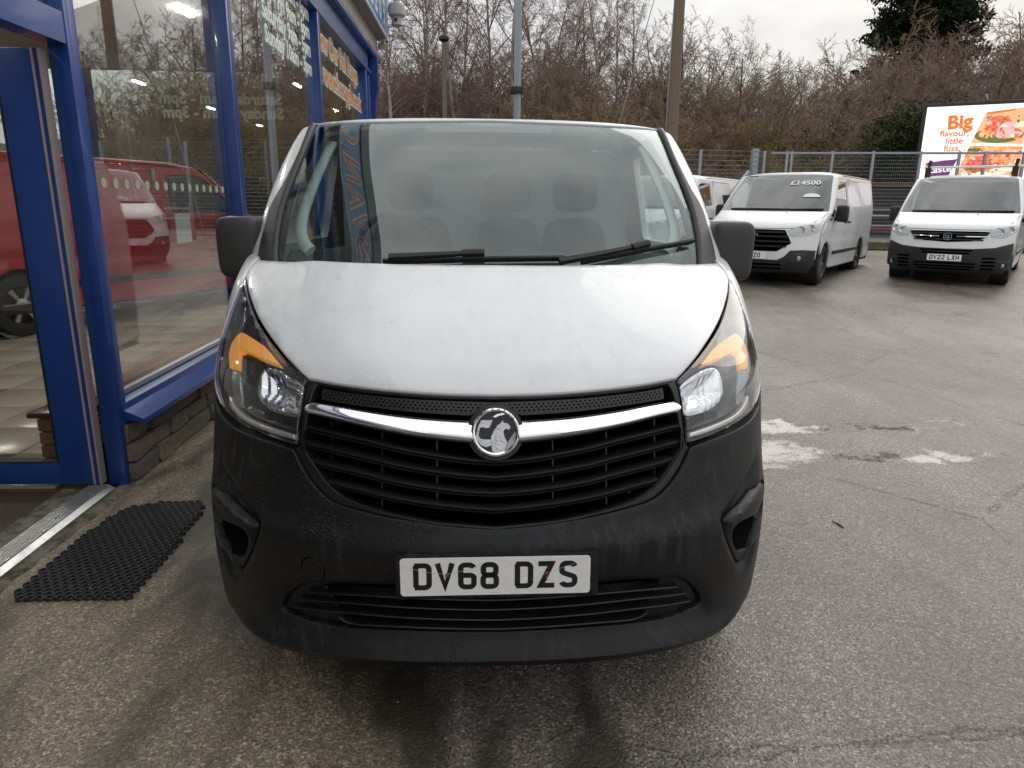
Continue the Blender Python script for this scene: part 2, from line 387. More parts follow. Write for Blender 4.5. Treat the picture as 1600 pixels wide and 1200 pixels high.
def sweep(name, lf, ab, prof, mt, parent, off=0.0, scale=None, tilt=0.0, smooth=True, caps=True):
    """profile (n out of the surface, t up along it) carried along an (a,b) chain"""
    ab = np.asarray(ab); P = lf.P(ab[:, 0], ab[:, 1]); Nm = lf.Nrm(ab[:, 0], ab[:, 1]); T = np.gradient(P, axis=0); T /= np.linalg.norm(T, axis=1, keepdims=True)
    U = np.cross(Nm, T); U /= np.linalg.norm(U, axis=1, keepdims=True)
    U *= np.sign(U[:, 2:3]+1e-9)
    V_ = []; F_ = []; k = len(prof)
    for i in range(len(P)):
        s_ = 1.0 if scale is None else scale(i/(len(P)-1)); o_ = off(i/(len(P)-1)) if callable(off) else off
        for n_, t_ in prof: V_.append(P[i]+Nm[i]*(o_+n_*s_)+U[i]*t_*s_)
    for i in range(len(P)-1):
        for j in range(k): F_.append((i*k+j, i*k+(j+1) % k, (i+1)*k+(j+1) % k, (i+1)*k+j))
    if caps: F_.append(tuple(range(k))[::-1]); F_.append(tuple((len(P)-1)*k+j for j in range(k)))
    o = mk(name, V_, F_, mt, parent, smooth, 40)
    bm = bmesh.new(); bm.from_mesh(o.data); bmesh.ops.recalc_face_normals(bm, faces=bm.faces); bm.to_mesh(o.data); bm.free()
    return o

#          yc    zc     w    D     dz    n
FRONT = [(0.2, 0.205, 0.87, 0.5, 0.02, 2.7),
         (0.09, 0.24, 0.915, 0.54, 0.02, 2.7),
         (0.045, 0.28, 0.94, 0.56, 0.02, 2.7),
         (0.04, 0.34, 0.955, 0.58, 0.01, 2.6),
         (0.022, 0.44, 0.962, 0.6, 0.0, 2.5),
         (0.0, 0.56, 0.966, 0.64, 0.0, 2.4),
         (-0.004, 0.63, 0.97, 0.67, 0.0, 2.4),
         (0.03, 0.7, 0.97, 0.67, 0.0, 2.4),
         (0.065, 0.82, 0.97, 0.68, 0.0, 2.4),
         (0.1, 0.94, 0.97, 0.68, 0.0, 2.45),
         (0.15, 1.037, 0.97, 0.66, 0.02, 2.5),
         (0.27, 1.115, 0.972, 0.57, 0.05, 2.7),
         (0.45, 1.2, 0.974, 0.45, 0.05, 2.9),
         (0.65, 1.275, 0.976, 0.37, 0.02, 3.0),
         (0.85, 1.33, 0.976, 0.31, 0.0, 3.0),
         (0.93, 1.345, 0.976, 0.3, 0.0, 3.0)]
SCREEN = [(0.78, 1.215, 1.0, 0.39, 0.0, 2.6),
          (0.9, 1.315, 0.996, 0.38, 0.0, 2.6),
          (1.075, 1.478, 0.978, 0.34, 0.0, 2.6),
          (1.265, 1.641, 0.95, 0.29, 0.0, 2.7),
          (1.45, 1.785, 0.915, 0.24, 0.005, 2.8),
          (1.6, 1.893, 0.882, 0.2, 0.015, 2.9),
          (1.665, 1.928, 0.87, 0.19, 0.03, 2.9)]
LF = Loft(FRONT); LS = Loft(SCREEN)
van = thing('panel_van', 'large white panel van with black bumper standing beside the blue showroom', 'van', (VX, VY, 0))

# ---- outlines traced from the photograph (left half), laid onto the body
bon_front = [(481, 591.5), (497, 594.5), (525, 599.5), (568, 605.3), (612, 610), (648.5, 613), (698, 616), (773, 618)]
bon_side = [(401.5, 405.8), (391, 417), (385, 430), (385.6, 440), (387.8, 454), (392, 467.5), (397.5, 482.5), (407.5, 502.5), (418.7, 520), (432.5, 538.7), (445, 555), (458.7, 570), (470, 581.5), (478, 588.5)]
bon_rear = [(758, 417.5), (660, 417), (560, 414), (470, 409.5), (402.5, 405.8)]
bf = LF.path(bon_front); bs = LF.path(bon_side); br = LF.path(bon_rear)
half = br+bs+bf                                            # rear centre -> corner -> side -> front centre
half = [(-abs(a), b) for a, b in half]; half[0] = (0, half[0][1]); half[-1] = (0, half[-1][1])
def both(h): return h+[(-a, b) for a, b in h[::-1][1:-1]]
def bon_off(q):
    """pressed edges and a soft raised middle"""
    a, b = np.abs(q[:, 0]), q[:, 1]
    return 0.010*sstep((0.80-a)/0.16)*sstep((b-LF.b_of_row(10))/0.12)
bonnet = panel('bonnet', LF, both(half), 'white_paint', van, sp=0.03, off=bon_off, rim=0.03, bev=0.006)

hl_in = [(384.3, 430.5), (384.6, 445), (387, 461), (392.5, 480), (399.5, 497.5), (411, 517.5), (424.5, 536), (438.5, 552.5), (453.5, 569), (467, 582.5), (478, 592.5)]
hl_v = [(478.6, 593.5), (474.5, 603), (471.8, 616), (468.5, 640), (465, 667.5), (463, 694.5)]
hl_bot = [(462, 695), (445, 690), (420, 682), (395, 671), (376, 661), (361, 651), (350, 641)]
hl_out = [(382, 434), (373.5, 451), (366, 470), (358.5, 490), (352, 510), (347.5, 526)]
A_, B_ = LF.path(hl_in), LF.path(hl_v); C_ = LF.path(hl_bot); O_ = LF.path(hl_out)
cb = C_[-1]; ob = O_[-1]
side = catmull([cb, (cb[0]-0.10, cb[1]+0.045), (-1.21, cb[1]+0.12), (-1.20, ob[1]-0.10), ob], 6)
O_ = O_[::-1]
lamp_outline = A_+B_[1:]+C_[1:]+side[1:-1]+O_
lamp_outline = [(-abs(a), b) for a, b in lamp_outline]

bt = LF.path([(339, 638), (351, 656.5), (370, 670), (395, 681), (420, 689.5), (445, 698), (455.6, 701.8)])
gr_out = LF.path([(456, 702), (461, 709), (470.8, 729.5), (488, 755.5), (509.8, 778), (531.5, 789.5), (557.5, 797), (590, 805), (622.5, 811), (655, 816), (698, 821.6), (741.7, 825), (776, 826.5)])
b_top = bt[0][1]; b_arch = LF.b_of_row(7.2); b0 = LF.b_of_row(0.05)
outer_b = [(0, b0), (-0.45, b0), (-0.9, b0), (-1.13, b0+0.01), (-1.16, LF.b_of_row(3)), (-1.17, LF.b_of_row(5)), (-1.20, b_arch), (-1.38, b_arch+0.03), (-1.38, b_top+0.04), (bt[0][0]-0.14, b_top+0.06)]
outer_b = outer_b+bt+gr_out[1:]
outer_b = [(-abs(a), b) for a, b in outer_b]; outer_b[-1] = (0, outer_b[-1][1])
def lpath(px, n=5): return [(-abs(a), b) for a, b in LF.path(px, n)]
# lower intake
intake = lpath([(773, 927), (622, 921), (545, 917.5), (500, 915.5), (474, 916)])+lpath([(470, 917), (452, 927), (440, 941), (435.5, 953), (440, 961)])[1:]+lpath([(446, 963.5), (470, 973), (500, 981.5), (540, 986.5), (630, 991.5), (773, 994)])
intake[0] = (0, intake[0][1]); intake[-1] = (0, intake[-1][1])
# fog lamp bezel and the soft hollow round it (traced on the right-hand side)
def rpath(px, n=5): return [(-abs(a), b) for a, b in LF.path(px, n)]
bez_in = rpath([(1191, 748), (1180, 764), (1164, 784), (1144, 802.7), (1137, 816), (1138.7, 830.7), (1146.7, 853), (1156, 874.7), (1162.7, 881), (1170, 877)])
bz0, bz1 = bez_in[0], bez_in[-1]
bezel = bez_in+[(bz1[0]-0.05, bz1[1]+0.045), (-1.14, bz1[1]+0.10), (-1.16, (bz0[1]+bz1[1])/2), (-1.15, bz0[1]-0.03)]
flare_in = rpath([(1168, 738), (1150.7, 766.7), (1133, 790.7), (1126.7, 802.7), (1126.7, 820), (1134.7, 850.7), (1146.7, 880), (1157, 896), (1167, 892)])
fl0, fl1 = flare_in[0], flare_in[-1]
flare = flare_in+[(fl1[0]-0.08, fl1[1]+0.05), (-1.25, fl1[1]+0.1), (-1.25, fl0[1]), (fl0[0]-0.1, fl0[1]+0.04)]
tow = [LF.inv(488, 890.7)]; tw = tow[0]; tr_ = 0.040
towc = [(tw[0]+tr_*math.cos(k*math.pi/12), tw[1]+tr_*math.sin(k*math.pi/12)) for k in range(24)]
flA = np.array(flare); inA = np.array(both(intake)); bzA = np.array(bezel)
def bump_off(q):
    qa = np.stack([-np.abs(q[:, 0]), q[:, 1]], 1); o = np.zeros(len(q))
    k = inside(qa, flA); d = pdist(qa, flA); o -= np.where(k, 0.026*sstep(d/0.035)*sstep((1.03-np.abs(q[:, 0]))/0.12), 0)
    # ledge that runs under the lower intake
    di = pdist(qa, inA); low = q[:, 1] < LF.b_of_row(3.2)
    o += np.where(low, 0.030*np.exp(-((q[:, 1]-LF.b_of_row(1.9))/0.030)**2)*sstep((1.02-np.abs(q[:, 0]))/0.3), 0)
    o -= 0.014*np.exp(-(di/0.022)**2)
    return o
bumper = panel('bumper', LF, both(outer_b), 'bumper_plastic', van, holes=[both(intake), bezel, [(-a, b) for a, b in bezel][::-1], towc, [(-a, b) for a, b in towc][::-1]][:4], sp=0.020, off=bump_off, rim=0.035, bev=0.005)
tag(bumper, 'black plastic front bumper streaked with rain')
panel('tow_eye_cover', LF, [(tw[0]+(tr_-0.0022)*math.cos(k*math.pi/16), tw[1]+(tr_-0.0022)*math.sin(k*math.pi/16)) for k in range(32)], 'bumper_plastic', van, sp=0.02, off=lambda q: np.full(len(q), -0.0015), rim=0.02, bev=0.003)

# ---- lower intake: dark box, insert and bars
ia = np.array(both(intake)); 
panel('intake_backing', LF, [(a*1.03, b) for a, b in both(intake)], 'black_void', bumper, sp=0.04, off=lambda q: np.full(len(q), -0.09), rim=0, bev=0)
end_l = lpath([(545, 917.5), (500, 915.5), (474, 916)])+lpath([(470, 917), (452, 927), (440, 941), (435.5, 953), (440, 961)])[1:]+lpath([(446, 963.5), (470, 973), (500, 981.5), (540, 986.5)])+lpath([(556, 980), (538, 975), (525, 968)])+lpath([(516, 950), (508, 938), (500, 926)])
for sg in (-1, 1):
    e_ = list(end_l) if sg < 0 else [(-a, b) for a, b in end_l][::-1]
    panel('intake_end', LF, e_, 'bumper_plastic', bumper, sp=0.02, off=lambda q: -0.030-0.0*q[:, 0], rim=0.03, bev=0.006)
barp = [(0.006, -0.003), (0.008, 0.0), (0.006, 0.003), (-0.03, 0.004), (-0.03, -0.004)]
for px in ([(476, 929.5), (545, 934), (630, 939), (772, 943)], [(463, 940.5), (545, 947.5), (630, 954), (772, 958)], [(455, 953), (545, 963), (630, 970), (772, 974)], [(527, 968.5), (538, 976), (556, 980.5), (630, 984.5), (772, 988)]):
    sweep('intake_bar', LF, sym(LF.path(px, 6)), barp, 'grille_plastic', bumper, off=-0.018)

# ---- fog lamp bezels
hole = rpath([(1149, 826), (1153, 819.5), (1164, 812.5), (1182.7, 805), (1195.5, 800.5)])
h1 = rpath([(1180, 855.5), (1165, 864.5), (1157.5, 860.5), (1151.5, 844), (1148, 831)])
hole_o = hole+[(-1.10, hole[-1][1]-0.01), (-1.11, (hole[-1][1]+h1[0][1])/2), (-1.075, h1[0][1]+0.012)]+h1
def bez_off(q):
    qa = np.stack([-np.abs(q[:, 0]), q[:, 1]], 1); up_ = sstep((q[:, 1]-np.array(hole_o)[:, 1].mean()+0.02)/0.10)
    return -0.018+0.020*up_*sstep(pdist(qa, bzA)/0.02)
for sg in (-1, 1):
    f = (lambda h: h) if sg < 0 else (lambda h: [(-a, b) for a, b in h][::-1])
    bz = panel('fog_lamp_bezel', LF, f(bezel), 'bumper_plastic', bumper, holes=[f(hole_o)], sp=0.014, off=bez_off, rim=0.05, bev=0.004)
    hc = np.array(hole_o).mean(0); ho = np.array(hole_o)
    def bowl(q, hoA=ho):
        qa = np.stack([-np.abs(q[:, 0]), q[:, 1]], 1); r2 = ((qa[:, 0]-hc[0])/(0.56*np.ptp(hoA[:, 0])))**2+((qa[:, 1]-hc[1])/(0.56*np.ptp(hoA[:, 1])))**2; return -0.026-0.050*np.clip(1-r2, 0, 1)
    panel('fog_lamp_recess', LF, f([(hc[0]+(a-hc[0])*1.05, hc[1]+(b-hc[1])*1.05) for a, b in hole_o]), 'fog_dark', bz, sp=0.010, off=bowl, rim=0, bev=0)
    cc = LF.inv(1175, 822); disc = [(-sg*-1*abs(cc[0])*1.0+0.036*math.cos(k*math.pi/14)*1.0, cc[1]+0.030*math.sin(k*math.pi/14)) for k in range(28)]
    panel('fog_lamp_blank', LF, disc, 'rubber_black', bz, sp=0.01, off=lambda q: np.full(len(q), -0.062), rim=0.02, bev=0.004)

# ---- grille
g_in = lpath([(774, 622), (698, 619.5), (648, 616.5), (611, 613.2), (568, 608.8), (525, 603), (494, 597.5)])+lpath([(491, 600), (485, 613), (480.6, 629.8), (474, 666.7), (468.7, 697)])+lpath([(470, 699.5), (481.7, 718.7), (503, 749), (525, 770.7), (557.5, 788), (611.7, 803), (676.7, 815), (774, 823)])
g_out = lpath([(774, 617), (698, 615), (648, 612), (568, 604), (525, 598), (483, 590)])+lpath([(480.5, 594), (476, 606), (470.5, 640), (465, 690), (459, 703)])+[(-abs(a), b) for a, b in gr_out]
for h in (g_in, g_out): h[0] = (0, h[0][1]); h[-1] = (0, h[-1][1])
gro = np.array(both(g_out)); gri = np.array(both(g_in))
def rim_off(q):
    return np.full(len(q), -0.010)
gf = panel('grille_frame', LF, both([(a*1.0, b) for a, b in g_out]), 'grille_plastic', van, holes=[both(g_in)], sp=0.008, off=rim_off, rim=0.07, bev=0.003)
gl_ring = np.array(both(g_in)); rg_c = gl_ring.mean(0)
gl_d = [tuple(q) for q in resample(gl_ring, 0.012)]; i0 = int(np.argmax([b for a, b in gl_d])); low_ = [q for q in gl_d if q[1] < LF.b_of_row(8.9)]
lo_l = sorted([q for q in low_], key=lambda q: q[0]); sweep('grille_bead', LF, [(a*1.006, b-0.004) for a, b in lo_l], [(0, -.003), (.006, -.002), (.006, .002), (0, .003)], 'grille_plastic', gf, off=-0.011)
grille = panel('grille_backing', LF, both(g_in), 'black_void', van, sp=0.03, off=lambda q: np.full(len(q), -0.085), rim=0, bev=0)
tag(grille, 'dark hollow behind the grille slats')
slp = [(0.0, -0.0125), (0.006, -0.0105), (0.0075, -0.0075), (0.003, -0.005), (0.012, -0.002), (0.013, 0.004), (0.006, 0.0095), (-0.045, 0.013), (-0.05, 0.009), (-0.03, -0.012)]
for px in ([(473.5, 668), (500, 673.5), (568, 689), (633, 704.5), (720, 718.5), (776, 723)], [(470, 694), (500, 700.5), (568, 716), (633, 731), (720, 743), (776, 747)],
           [(483, 722), (510, 729), (568, 742), (633, 757), (720, 769), (776, 772)], [(508, 755), (535, 761), (568, 769), (633, 783), (720, 794), (776, 798)]):
    sweep('grille_slat', LF, sym(LF.path(px, 6)), slp, 'grille_plastic', gf, off=-0.026)
for x in (-0.47, -0.31, -0.155, 0.155, 0.31, 0.47):
    bb = np.linspace(LF.b_of_row(7.3), LF.b_of_row(9.2), 6); sweep('grille_rib', LF, [(x, q) for q in bb], [(0, -.002), (0, .002), (-.03, .002), (-.03, -.002)], 'grille_plastic', gf, off=-0.045)
# perforated strip above the chrome
ms = lpath([(499, 601), (525, 606), (568, 611.5), (611, 616), (648, 619), (698, 621.5), (774, 624)])
ml = lpath([(774, 627), (763, 630), (752.5, 637), (742, 644), (731, 647.5), (709, 646.5), (655, 643), (590, 635.5), (531.5, 627.5), (496, 621)])
ms[-1] = (0, ms[-1][1]); ml[0] = (0, ml[0][1])
strip = ml+ms; strip = [(a, b) for a, b in strip]
stp = both(strip); sA = np.array(stp); holes = []
for j in range(6):
    for i in range(-52, 53):
        # rows follow the upper edge of the strip
        a = i*0.0128+(0.0064 if j % 2 else 0)
        k = np.argmin(np.abs(np.array(ms)[:, 0]+abs(a))); b = ms[k][1]-0.010-j*0.0105
        q = np.array([[a, b]])
        if inside(q, sA)[0] and pdist(q, sA)[0] > 0.0062: holes.append([(a+0.0034*math.cos(t*math.pi/3), b+0.0034*math.sin(t*math.pi/3)) for t in range(6)])
panel('perforated_strip', LF, stp, 'grille_plastic', gf, holes=holes, sp=0.02, off=lambda q: np.full(len(q), -0.022), rim=0.006, bev=0)
# chrome bars
top = LF.path([(487, 628), (494.7, 626), (525, 631), (568, 638.5), (611.7, 645), (655, 650), (698, 653), (738, 655)], 6)
bot = LF.path([(481.7, 640), (486, 649), (525, 659), (568, 670), (611.7, 679.6), (655, 687), (698, 692.6), (738, 697)], 6)
for sg in (-1, 1):
    V_ = []; F_ = []; K = 11; n = len(top)
    for i in range(n):
        (a0, b0_), (a1, b1_) = top[i], bot[i]
        for j in range(K):
            t = j/(K-1); a = a0+(a1-a0)*t; b = b0_+(b1_-b0_)*t; e_ = min(1, i/6.0)**0.5
            bul = float(np.interp(t, [0, .1, .3, .5, .65, .75, .85, .95, 1], [-.03, .0, .014, .025, .0305, .0295, .021, .005, -.03]))*(0.5+0.5*e_)+0.002
            p = LF.P(a, b)+LF.Nrm(a, b)*bul; V_.append((abs(p[0])*sg, p[1], p[2]))
    for i in range(n-1):
        for j in range(K-1): q = (i*K+j, i*K+j+1, (i+1)*K+j+1, (i+1)*K+j); F_.append(q if sg < 0 else q[::-1])
    for i, rv_ in ((0, 1), (n-1, 0)): q = tuple(i*K+j for j in range(K)); F_.append(q[::-1] if rv_ == (sg < 0) else q)
    mk('chrome_bar', V_, F_, 'chrome', gf, True, 45)

# ---- badge: ring, dark field, winged creature with flag
bc = LF.P(0.0, LF.inv(777, 676)[1]); bn_ = LF.Nrm(0.0, LF.inv(777, 676)[1])
badge = thing('badge', None, None, tuple(bc+bn_*0.018)); badge.parent = van
tiltx = math.asin(max(-1, min(1, bn_[2])))
badge.rotation_euler = (math.pi/2-tiltx, 0, 0)                           # local xy = badge plane, z outwards
BR = 0.068
m = mat('badge_metal', (0.50, 0.50, 0.51), 0.22, metal=1.0); bump(m, noise(m, objcoord(m), 60, 3), 0.5, 0.01)
MB().lathe([(BR*0.80, 0.002), (BR*0.83, 0.009), (BR*0.90, 0.0115), (BR*0.97, 0.009), (BR, 0.0), (BR, -0.03)], 'z', seg=64).obj('badge_ring', 'chrome_plain', badge, True)
MB().lathe([(BR*0.82, 0.0035), (0.0001, 0.0035)], 'z', seg=48).obj('badge_field', 'black_gloss', badge, True)
def plate_shape(name, pts, z0, z1, mt, parent, bev=0.0):
    """a flat outline raised from z0 to z1 with a domed top"""
    P = np.array(pts, float); n = len(P); V_ = [(*q, z0) for q in P]+[(*q, z1) for q in P]; tri = delaunay_2d_cdt([Vector(q) for q in P], [(i, (i+1) % n) for i in range(n)], [], 1, 1e-7)
    F_ = [tuple(i+n for i in f) for f in tri[2]]+[(i, (i+1) % n, (i+1) % n+n, i+n) for i in range(n)]
    o = mk(name, V_, F_, mt, parent); bm = bmesh.new(); bm.from_mesh(o.data); bmesh.ops.recalc_face_normals(bm, faces=bm.faces); bm.to_mesh(o.data); bm.free(); return o
def bpx(pts): return [((x-785)/260*BR*1.02, -(y-507)/260*BR*1.02) for x, y in pts]     # from the enlarged view of the badge
plate_shape('badge_creature', bpx([(855, 385), (868, 412), (900, 415), (930, 440), (935, 462), (915, 485), (905, 470), (885, 475), (868, 490), (864, 515), (875, 555), (895, 595), (903, 610), (880, 690), (862, 722), (800, 725), (760, 715), (750, 690), (742, 640), (738, 580), (742, 545), (755, 520), (765, 490), (790, 462), (800, 440), (825, 425), (845, 405)]), 0.003, 0.0085, 'badge_metal', badge)
plate_shape('badge_wing', bpx([(905, 612), (985, 500), (1000, 540), (985, 600), (940, 680), (885, 705)]), 0.003, 0.0065, 'reflector_fluted', badge)
plate_shape('badge_flag', bpx([(640, 385), (755, 382), (722, 460), (690, 466), (655, 455), (622, 462), (612, 540), (625, 570), (660, 580), (735, 582), (740, 640), (690, 660), (640, 640), (600, 600), (575, 572), (590, 520), (610, 440)]), 0.003, 0.0075, 'badge_metal', badge)
plate_shape('badge_tail', bpx([(755, 350), (800, 322), (850, 312), (895, 318), (860, 330), (815, 340), (790, 355)]), 0.003, 0.0065, 'chrome_plain', badge)
def text_mesh(s, size=1.0, offset=0.0, extrude=0.0, align='CENTER', shear=0.0, space=1.0):
    cu = bpy.data.curves.new('lettering', 'FONT'); cu.body = s; cu.size = size; cu.offset = offset; cu.extrude = extrude; cu.align_x = align; cu.align_y = 'CENTER'; cu.shear = shear; cu.space_character = space
    cu.resolution_u = 3
    o = bpy.data.objects.new('lettering', cu); COL.objects.link(o); dg = bpy.context.evaluated_depsgraph_get(); me = bpy.data.meshes.new_from_object(o.evaluated_get(dg)); bpy.data.objects.remove(o); me.materials.clear(); return me
for i, ch in enumerate('VAUXHALL'):
    an = R_(90+(3.5-i)*15); o = link_mesh('badge_letter', text_mesh(ch, 0.0105, 0.0002), 'lamp_black', badge)
    o.location = (BR*0.905*math.cos(an), BR*0.905*math.sin(an), 0.0118); o.rotation_euler = (0, 0, an-math.pi/2)
# boss behind the badge
MB().lathe([(BR*1.18, -0.02), (BR*1.14, -0.008), (BR*0.98, -0.006)], 'z', seg=48).obj('badge_boss', 'grille_plastic', badge, True)

# ---- number plates: characters drawn as strokes
def arc(cx, cy, rx, ry, a0, a1, n=8): return [(cx+rx*math.cos(R_(a0+(a1-a0)*k/n)), cy+ry*math.sin(R_(a0+(a1-a0)*k/n))) for k in range(n+1)]
W2, H2, SW = 18.0, 32.5, 15.0      # half extents of the stroke centre lines, stroke width (mm)
GL = {'D': [[(-W2, -H2), (-W2, H2)], [(-W2-4, H2)]+arc(6, H2-12, 12, 12, 90, 0)+arc(6, -H2+12, 12, 12, 0, -90)+[(-W2-4, -H2)]],
      'V': [[(-W2-2, H2+6), (0, -H2+2), (W2+2, H2+6)]],
      '6': [arc(4, H2-12, 14, 12, 20, 90)+arc(-6, H2-12, 12, 12, 90, 180)+arc(-6, -H2+12, 12, 12, 180, 270)+arc(6, -H2+12, 12, 12, -90, 0)+arc(6, -6, 12, 8, 0, 90)+[(-16, 2)]],
      '8': [arc(5, H2-11, 12, 11, 0, 90)+arc(-5, H2-11, 12, 11, 90, 180)+arc(-5, 12, 12, 10, 180, 270)+arc(5, 12, 12, 10, 270, 360)+[(17, H2-11)], arc(6, -11, 12, 12, 0, 90)+arc(-6, -11, 12, 12, 90, 180)+arc(-6, -H2+11, 12, 11, 180, 270)+arc(6, -H2+11, 12, 11, 270, 360)+[(18, -11)]],
      'Z': [[(-W2-4, H2), (W2-3, H2), (-W2+3, -H2), (W2+5, -H2)]],
      'S': [arc(4, H2-12, 14, 12, 15, 90)+arc(-6, H2-12, 12, 12, 90, 180)+arc(-6, 12, 12, 10, 180, 250)+[(8, -4)]+arc(6, -14, 12, 10, 70, 0)+arc(6, -H2+12, 12, 12, 0, -90)+arc(-4, -H2+12, 14, 12, 270, 195)],
      '2': [arc(-4, H2-12, 14, 12, 165, 90)+arc(6, H2-12, 12, 12, 90, 0)+[(18, 12), (-16, -H2+4), (-16, -H2), (W2+6, -H2)]],
      'L': [[(-W2, H2+6), (-W2, -H2), (W2+6, -H2)]], 'X': [[(-W2, H2+6), (W2, -H2-6)], [(W2, H2+6), (-W2, -H2-6)]],
      'H': [[(-W2, H2+6), (-W2, -H2-6)], [(W2, H2+6), (W2, -H2-6)], [(-W2, 0), (W2, 0)]],
      '7': [[(-W2-6, H2), (W2, H2), (-8, -H2-6)]], 'A': [[(-W2-3, -H2-6), (0, H2), (W2+3, -H2-6)], [(-11, -14), (11, -14)]],
      'O': [arc(6, H2-12, 12, 12, 0, 90)+arc(-6, H2-12, 12, 12, 90, 180)+arc(-6, -H2+12, 12, 12, 180, 270)+arc(6, -H2+12, 12, 12, 270, 360)+[(18, H2-12)]], 'E': [[(W2+5, H2), (-W2, H2), (-W2, -H2), (W2+5, -H2)], [(-W2, 0), (W2, 0)]]}
def strokes(paths, sw=SW, sc=0.001):
    V_, F_ = [], []
    for p in paths:
        q = [p[0]]
        for z in p[1:]:
            if math.hypot(z[0]-q[-1][0], z[1]-q[-1][1]) > 0.5: q.append(z)
        P = np.array(q, float); closed = np.hypot(*(P[0]-P[-1])) < 1.0 and len(P) > 4; n = len(P); k = len(V_)
        for i in range(n):
            d0 = P[i]-P[i-1] if i > 0 else (P[-1]-P[-2] if closed else P[1]-P[0]); d1 = P[i+1]-P[i] if i < n-1 else (P[1]-P[0] if closed else P[-1]-P[-2])
            d0 = d0/np.linalg.norm(d0); d1 = d1/np.linalg.norm(d1); n0 = np.array([-d0[1], d0[0]]); n1 = np.array([-d1[1], d1[0]]); m_ = n0+n1; m_ = m_/max(np.linalg.norm(m_), 1e-6)
            w_ = sw/2/max(m_@n0, 0.45); V_ += [(*(P[i]+m_*w_)*sc, 0.0), (*(P[i]-m_*w_)*sc, 0.0)]
        F_ += [(k+2*i, k+2*i+1, k+2*i+3, k+2*i+2) for i in range(n-1)]
    return V_, F_
def number_plate(text, parent, loc, rot, foot=True):
    """520 x 111 mm plate; local x across, y up, z outwards"""
    e = bpy.data.objects.new('number_plate', None); COL.objects.link(e); e.parent = parent; e.location = loc; e.rotation_euler = rot; e.empty_display_size = 0.05
    bm = bmesh.new(); rr = 0.010; out_ = []
    for cx, cy, a0 in ((0.25, 0.0455, 0), (-0.25, 0.0455, 90), (-0.25, -0.0455, 180), (0.25, -0.0455, 270)): out_ += arc(cx, cy, rr, rr, a0, a0+90, 5)
    plate_shape('plate_board', out_, -0.003, 0.0, 'plate_white', e)
    x = -0.5*(sum(33 if c == ' ' else 61 for c in text)-11)
    for c in text:
        if c == ' ': x += 33; continue
        V_, F_ = strokes(GL[c]); o = mk('plate_character', V_, F_, 'plate_black', e); o.location = ((x+25)*0.001, 0.002, 0.0006); x += 61
        bm = bmesh.new(); bm.from_mesh(o.data); bmesh.ops.recalc_face_normals(bm, faces=bm.faces)
        for f in bm.faces:
            if f.normal.z < 0: f.normal_flip()
        bm.to_mesh(o.data); bm.free()
    return e
pc = LF.P(0, LF.inv(772, 893)[1]); 
pl = number_plate('DV68 DZS', van, (0.0, -0.012, 0.566), (R_(88), R_(-0.35), 0))
for x, y in ((-0.133, 0.004), (0.139, 0.006)):
    o = MB().lathe([(0.0001, 0.003), (0.004, 0.0022), (0.0055, 0.0002)], 'z', (x, y, 0.0008), 12).obj('plate_screw', 'rust', pl, True)
plate_shape('rust_stain', [(0.136, 0.0), (0.142, 0.0), (0.1415, -0.012), (0.139, -0.018), (0.1375, -0.008)], 0.0004, 0.0009, 'rust', pl)
mk('plate_print', *strokes([[(-14, -49.0), (14, -49.0)]], 1.6), 'cabin_grey', pl).location = (0, 0, 0.0006)
for ck_ in ([(-256, 36), (-215, 22), (-170, 12), (-133, 9), (-90, 17), (-40, 32)], [(98, -12), (150, 10), (215, 34)]): mk('plate_crack', *strokes([ck_], 0.9), 'cabin_grey', pl).location = (0, 0, 0.0011)
MB().box((-0.275, -0.071, -0.045), (0.285, 0.064, -0.006), 0.008).obj('plate_holder', 'bumper_plastic', pl, True)
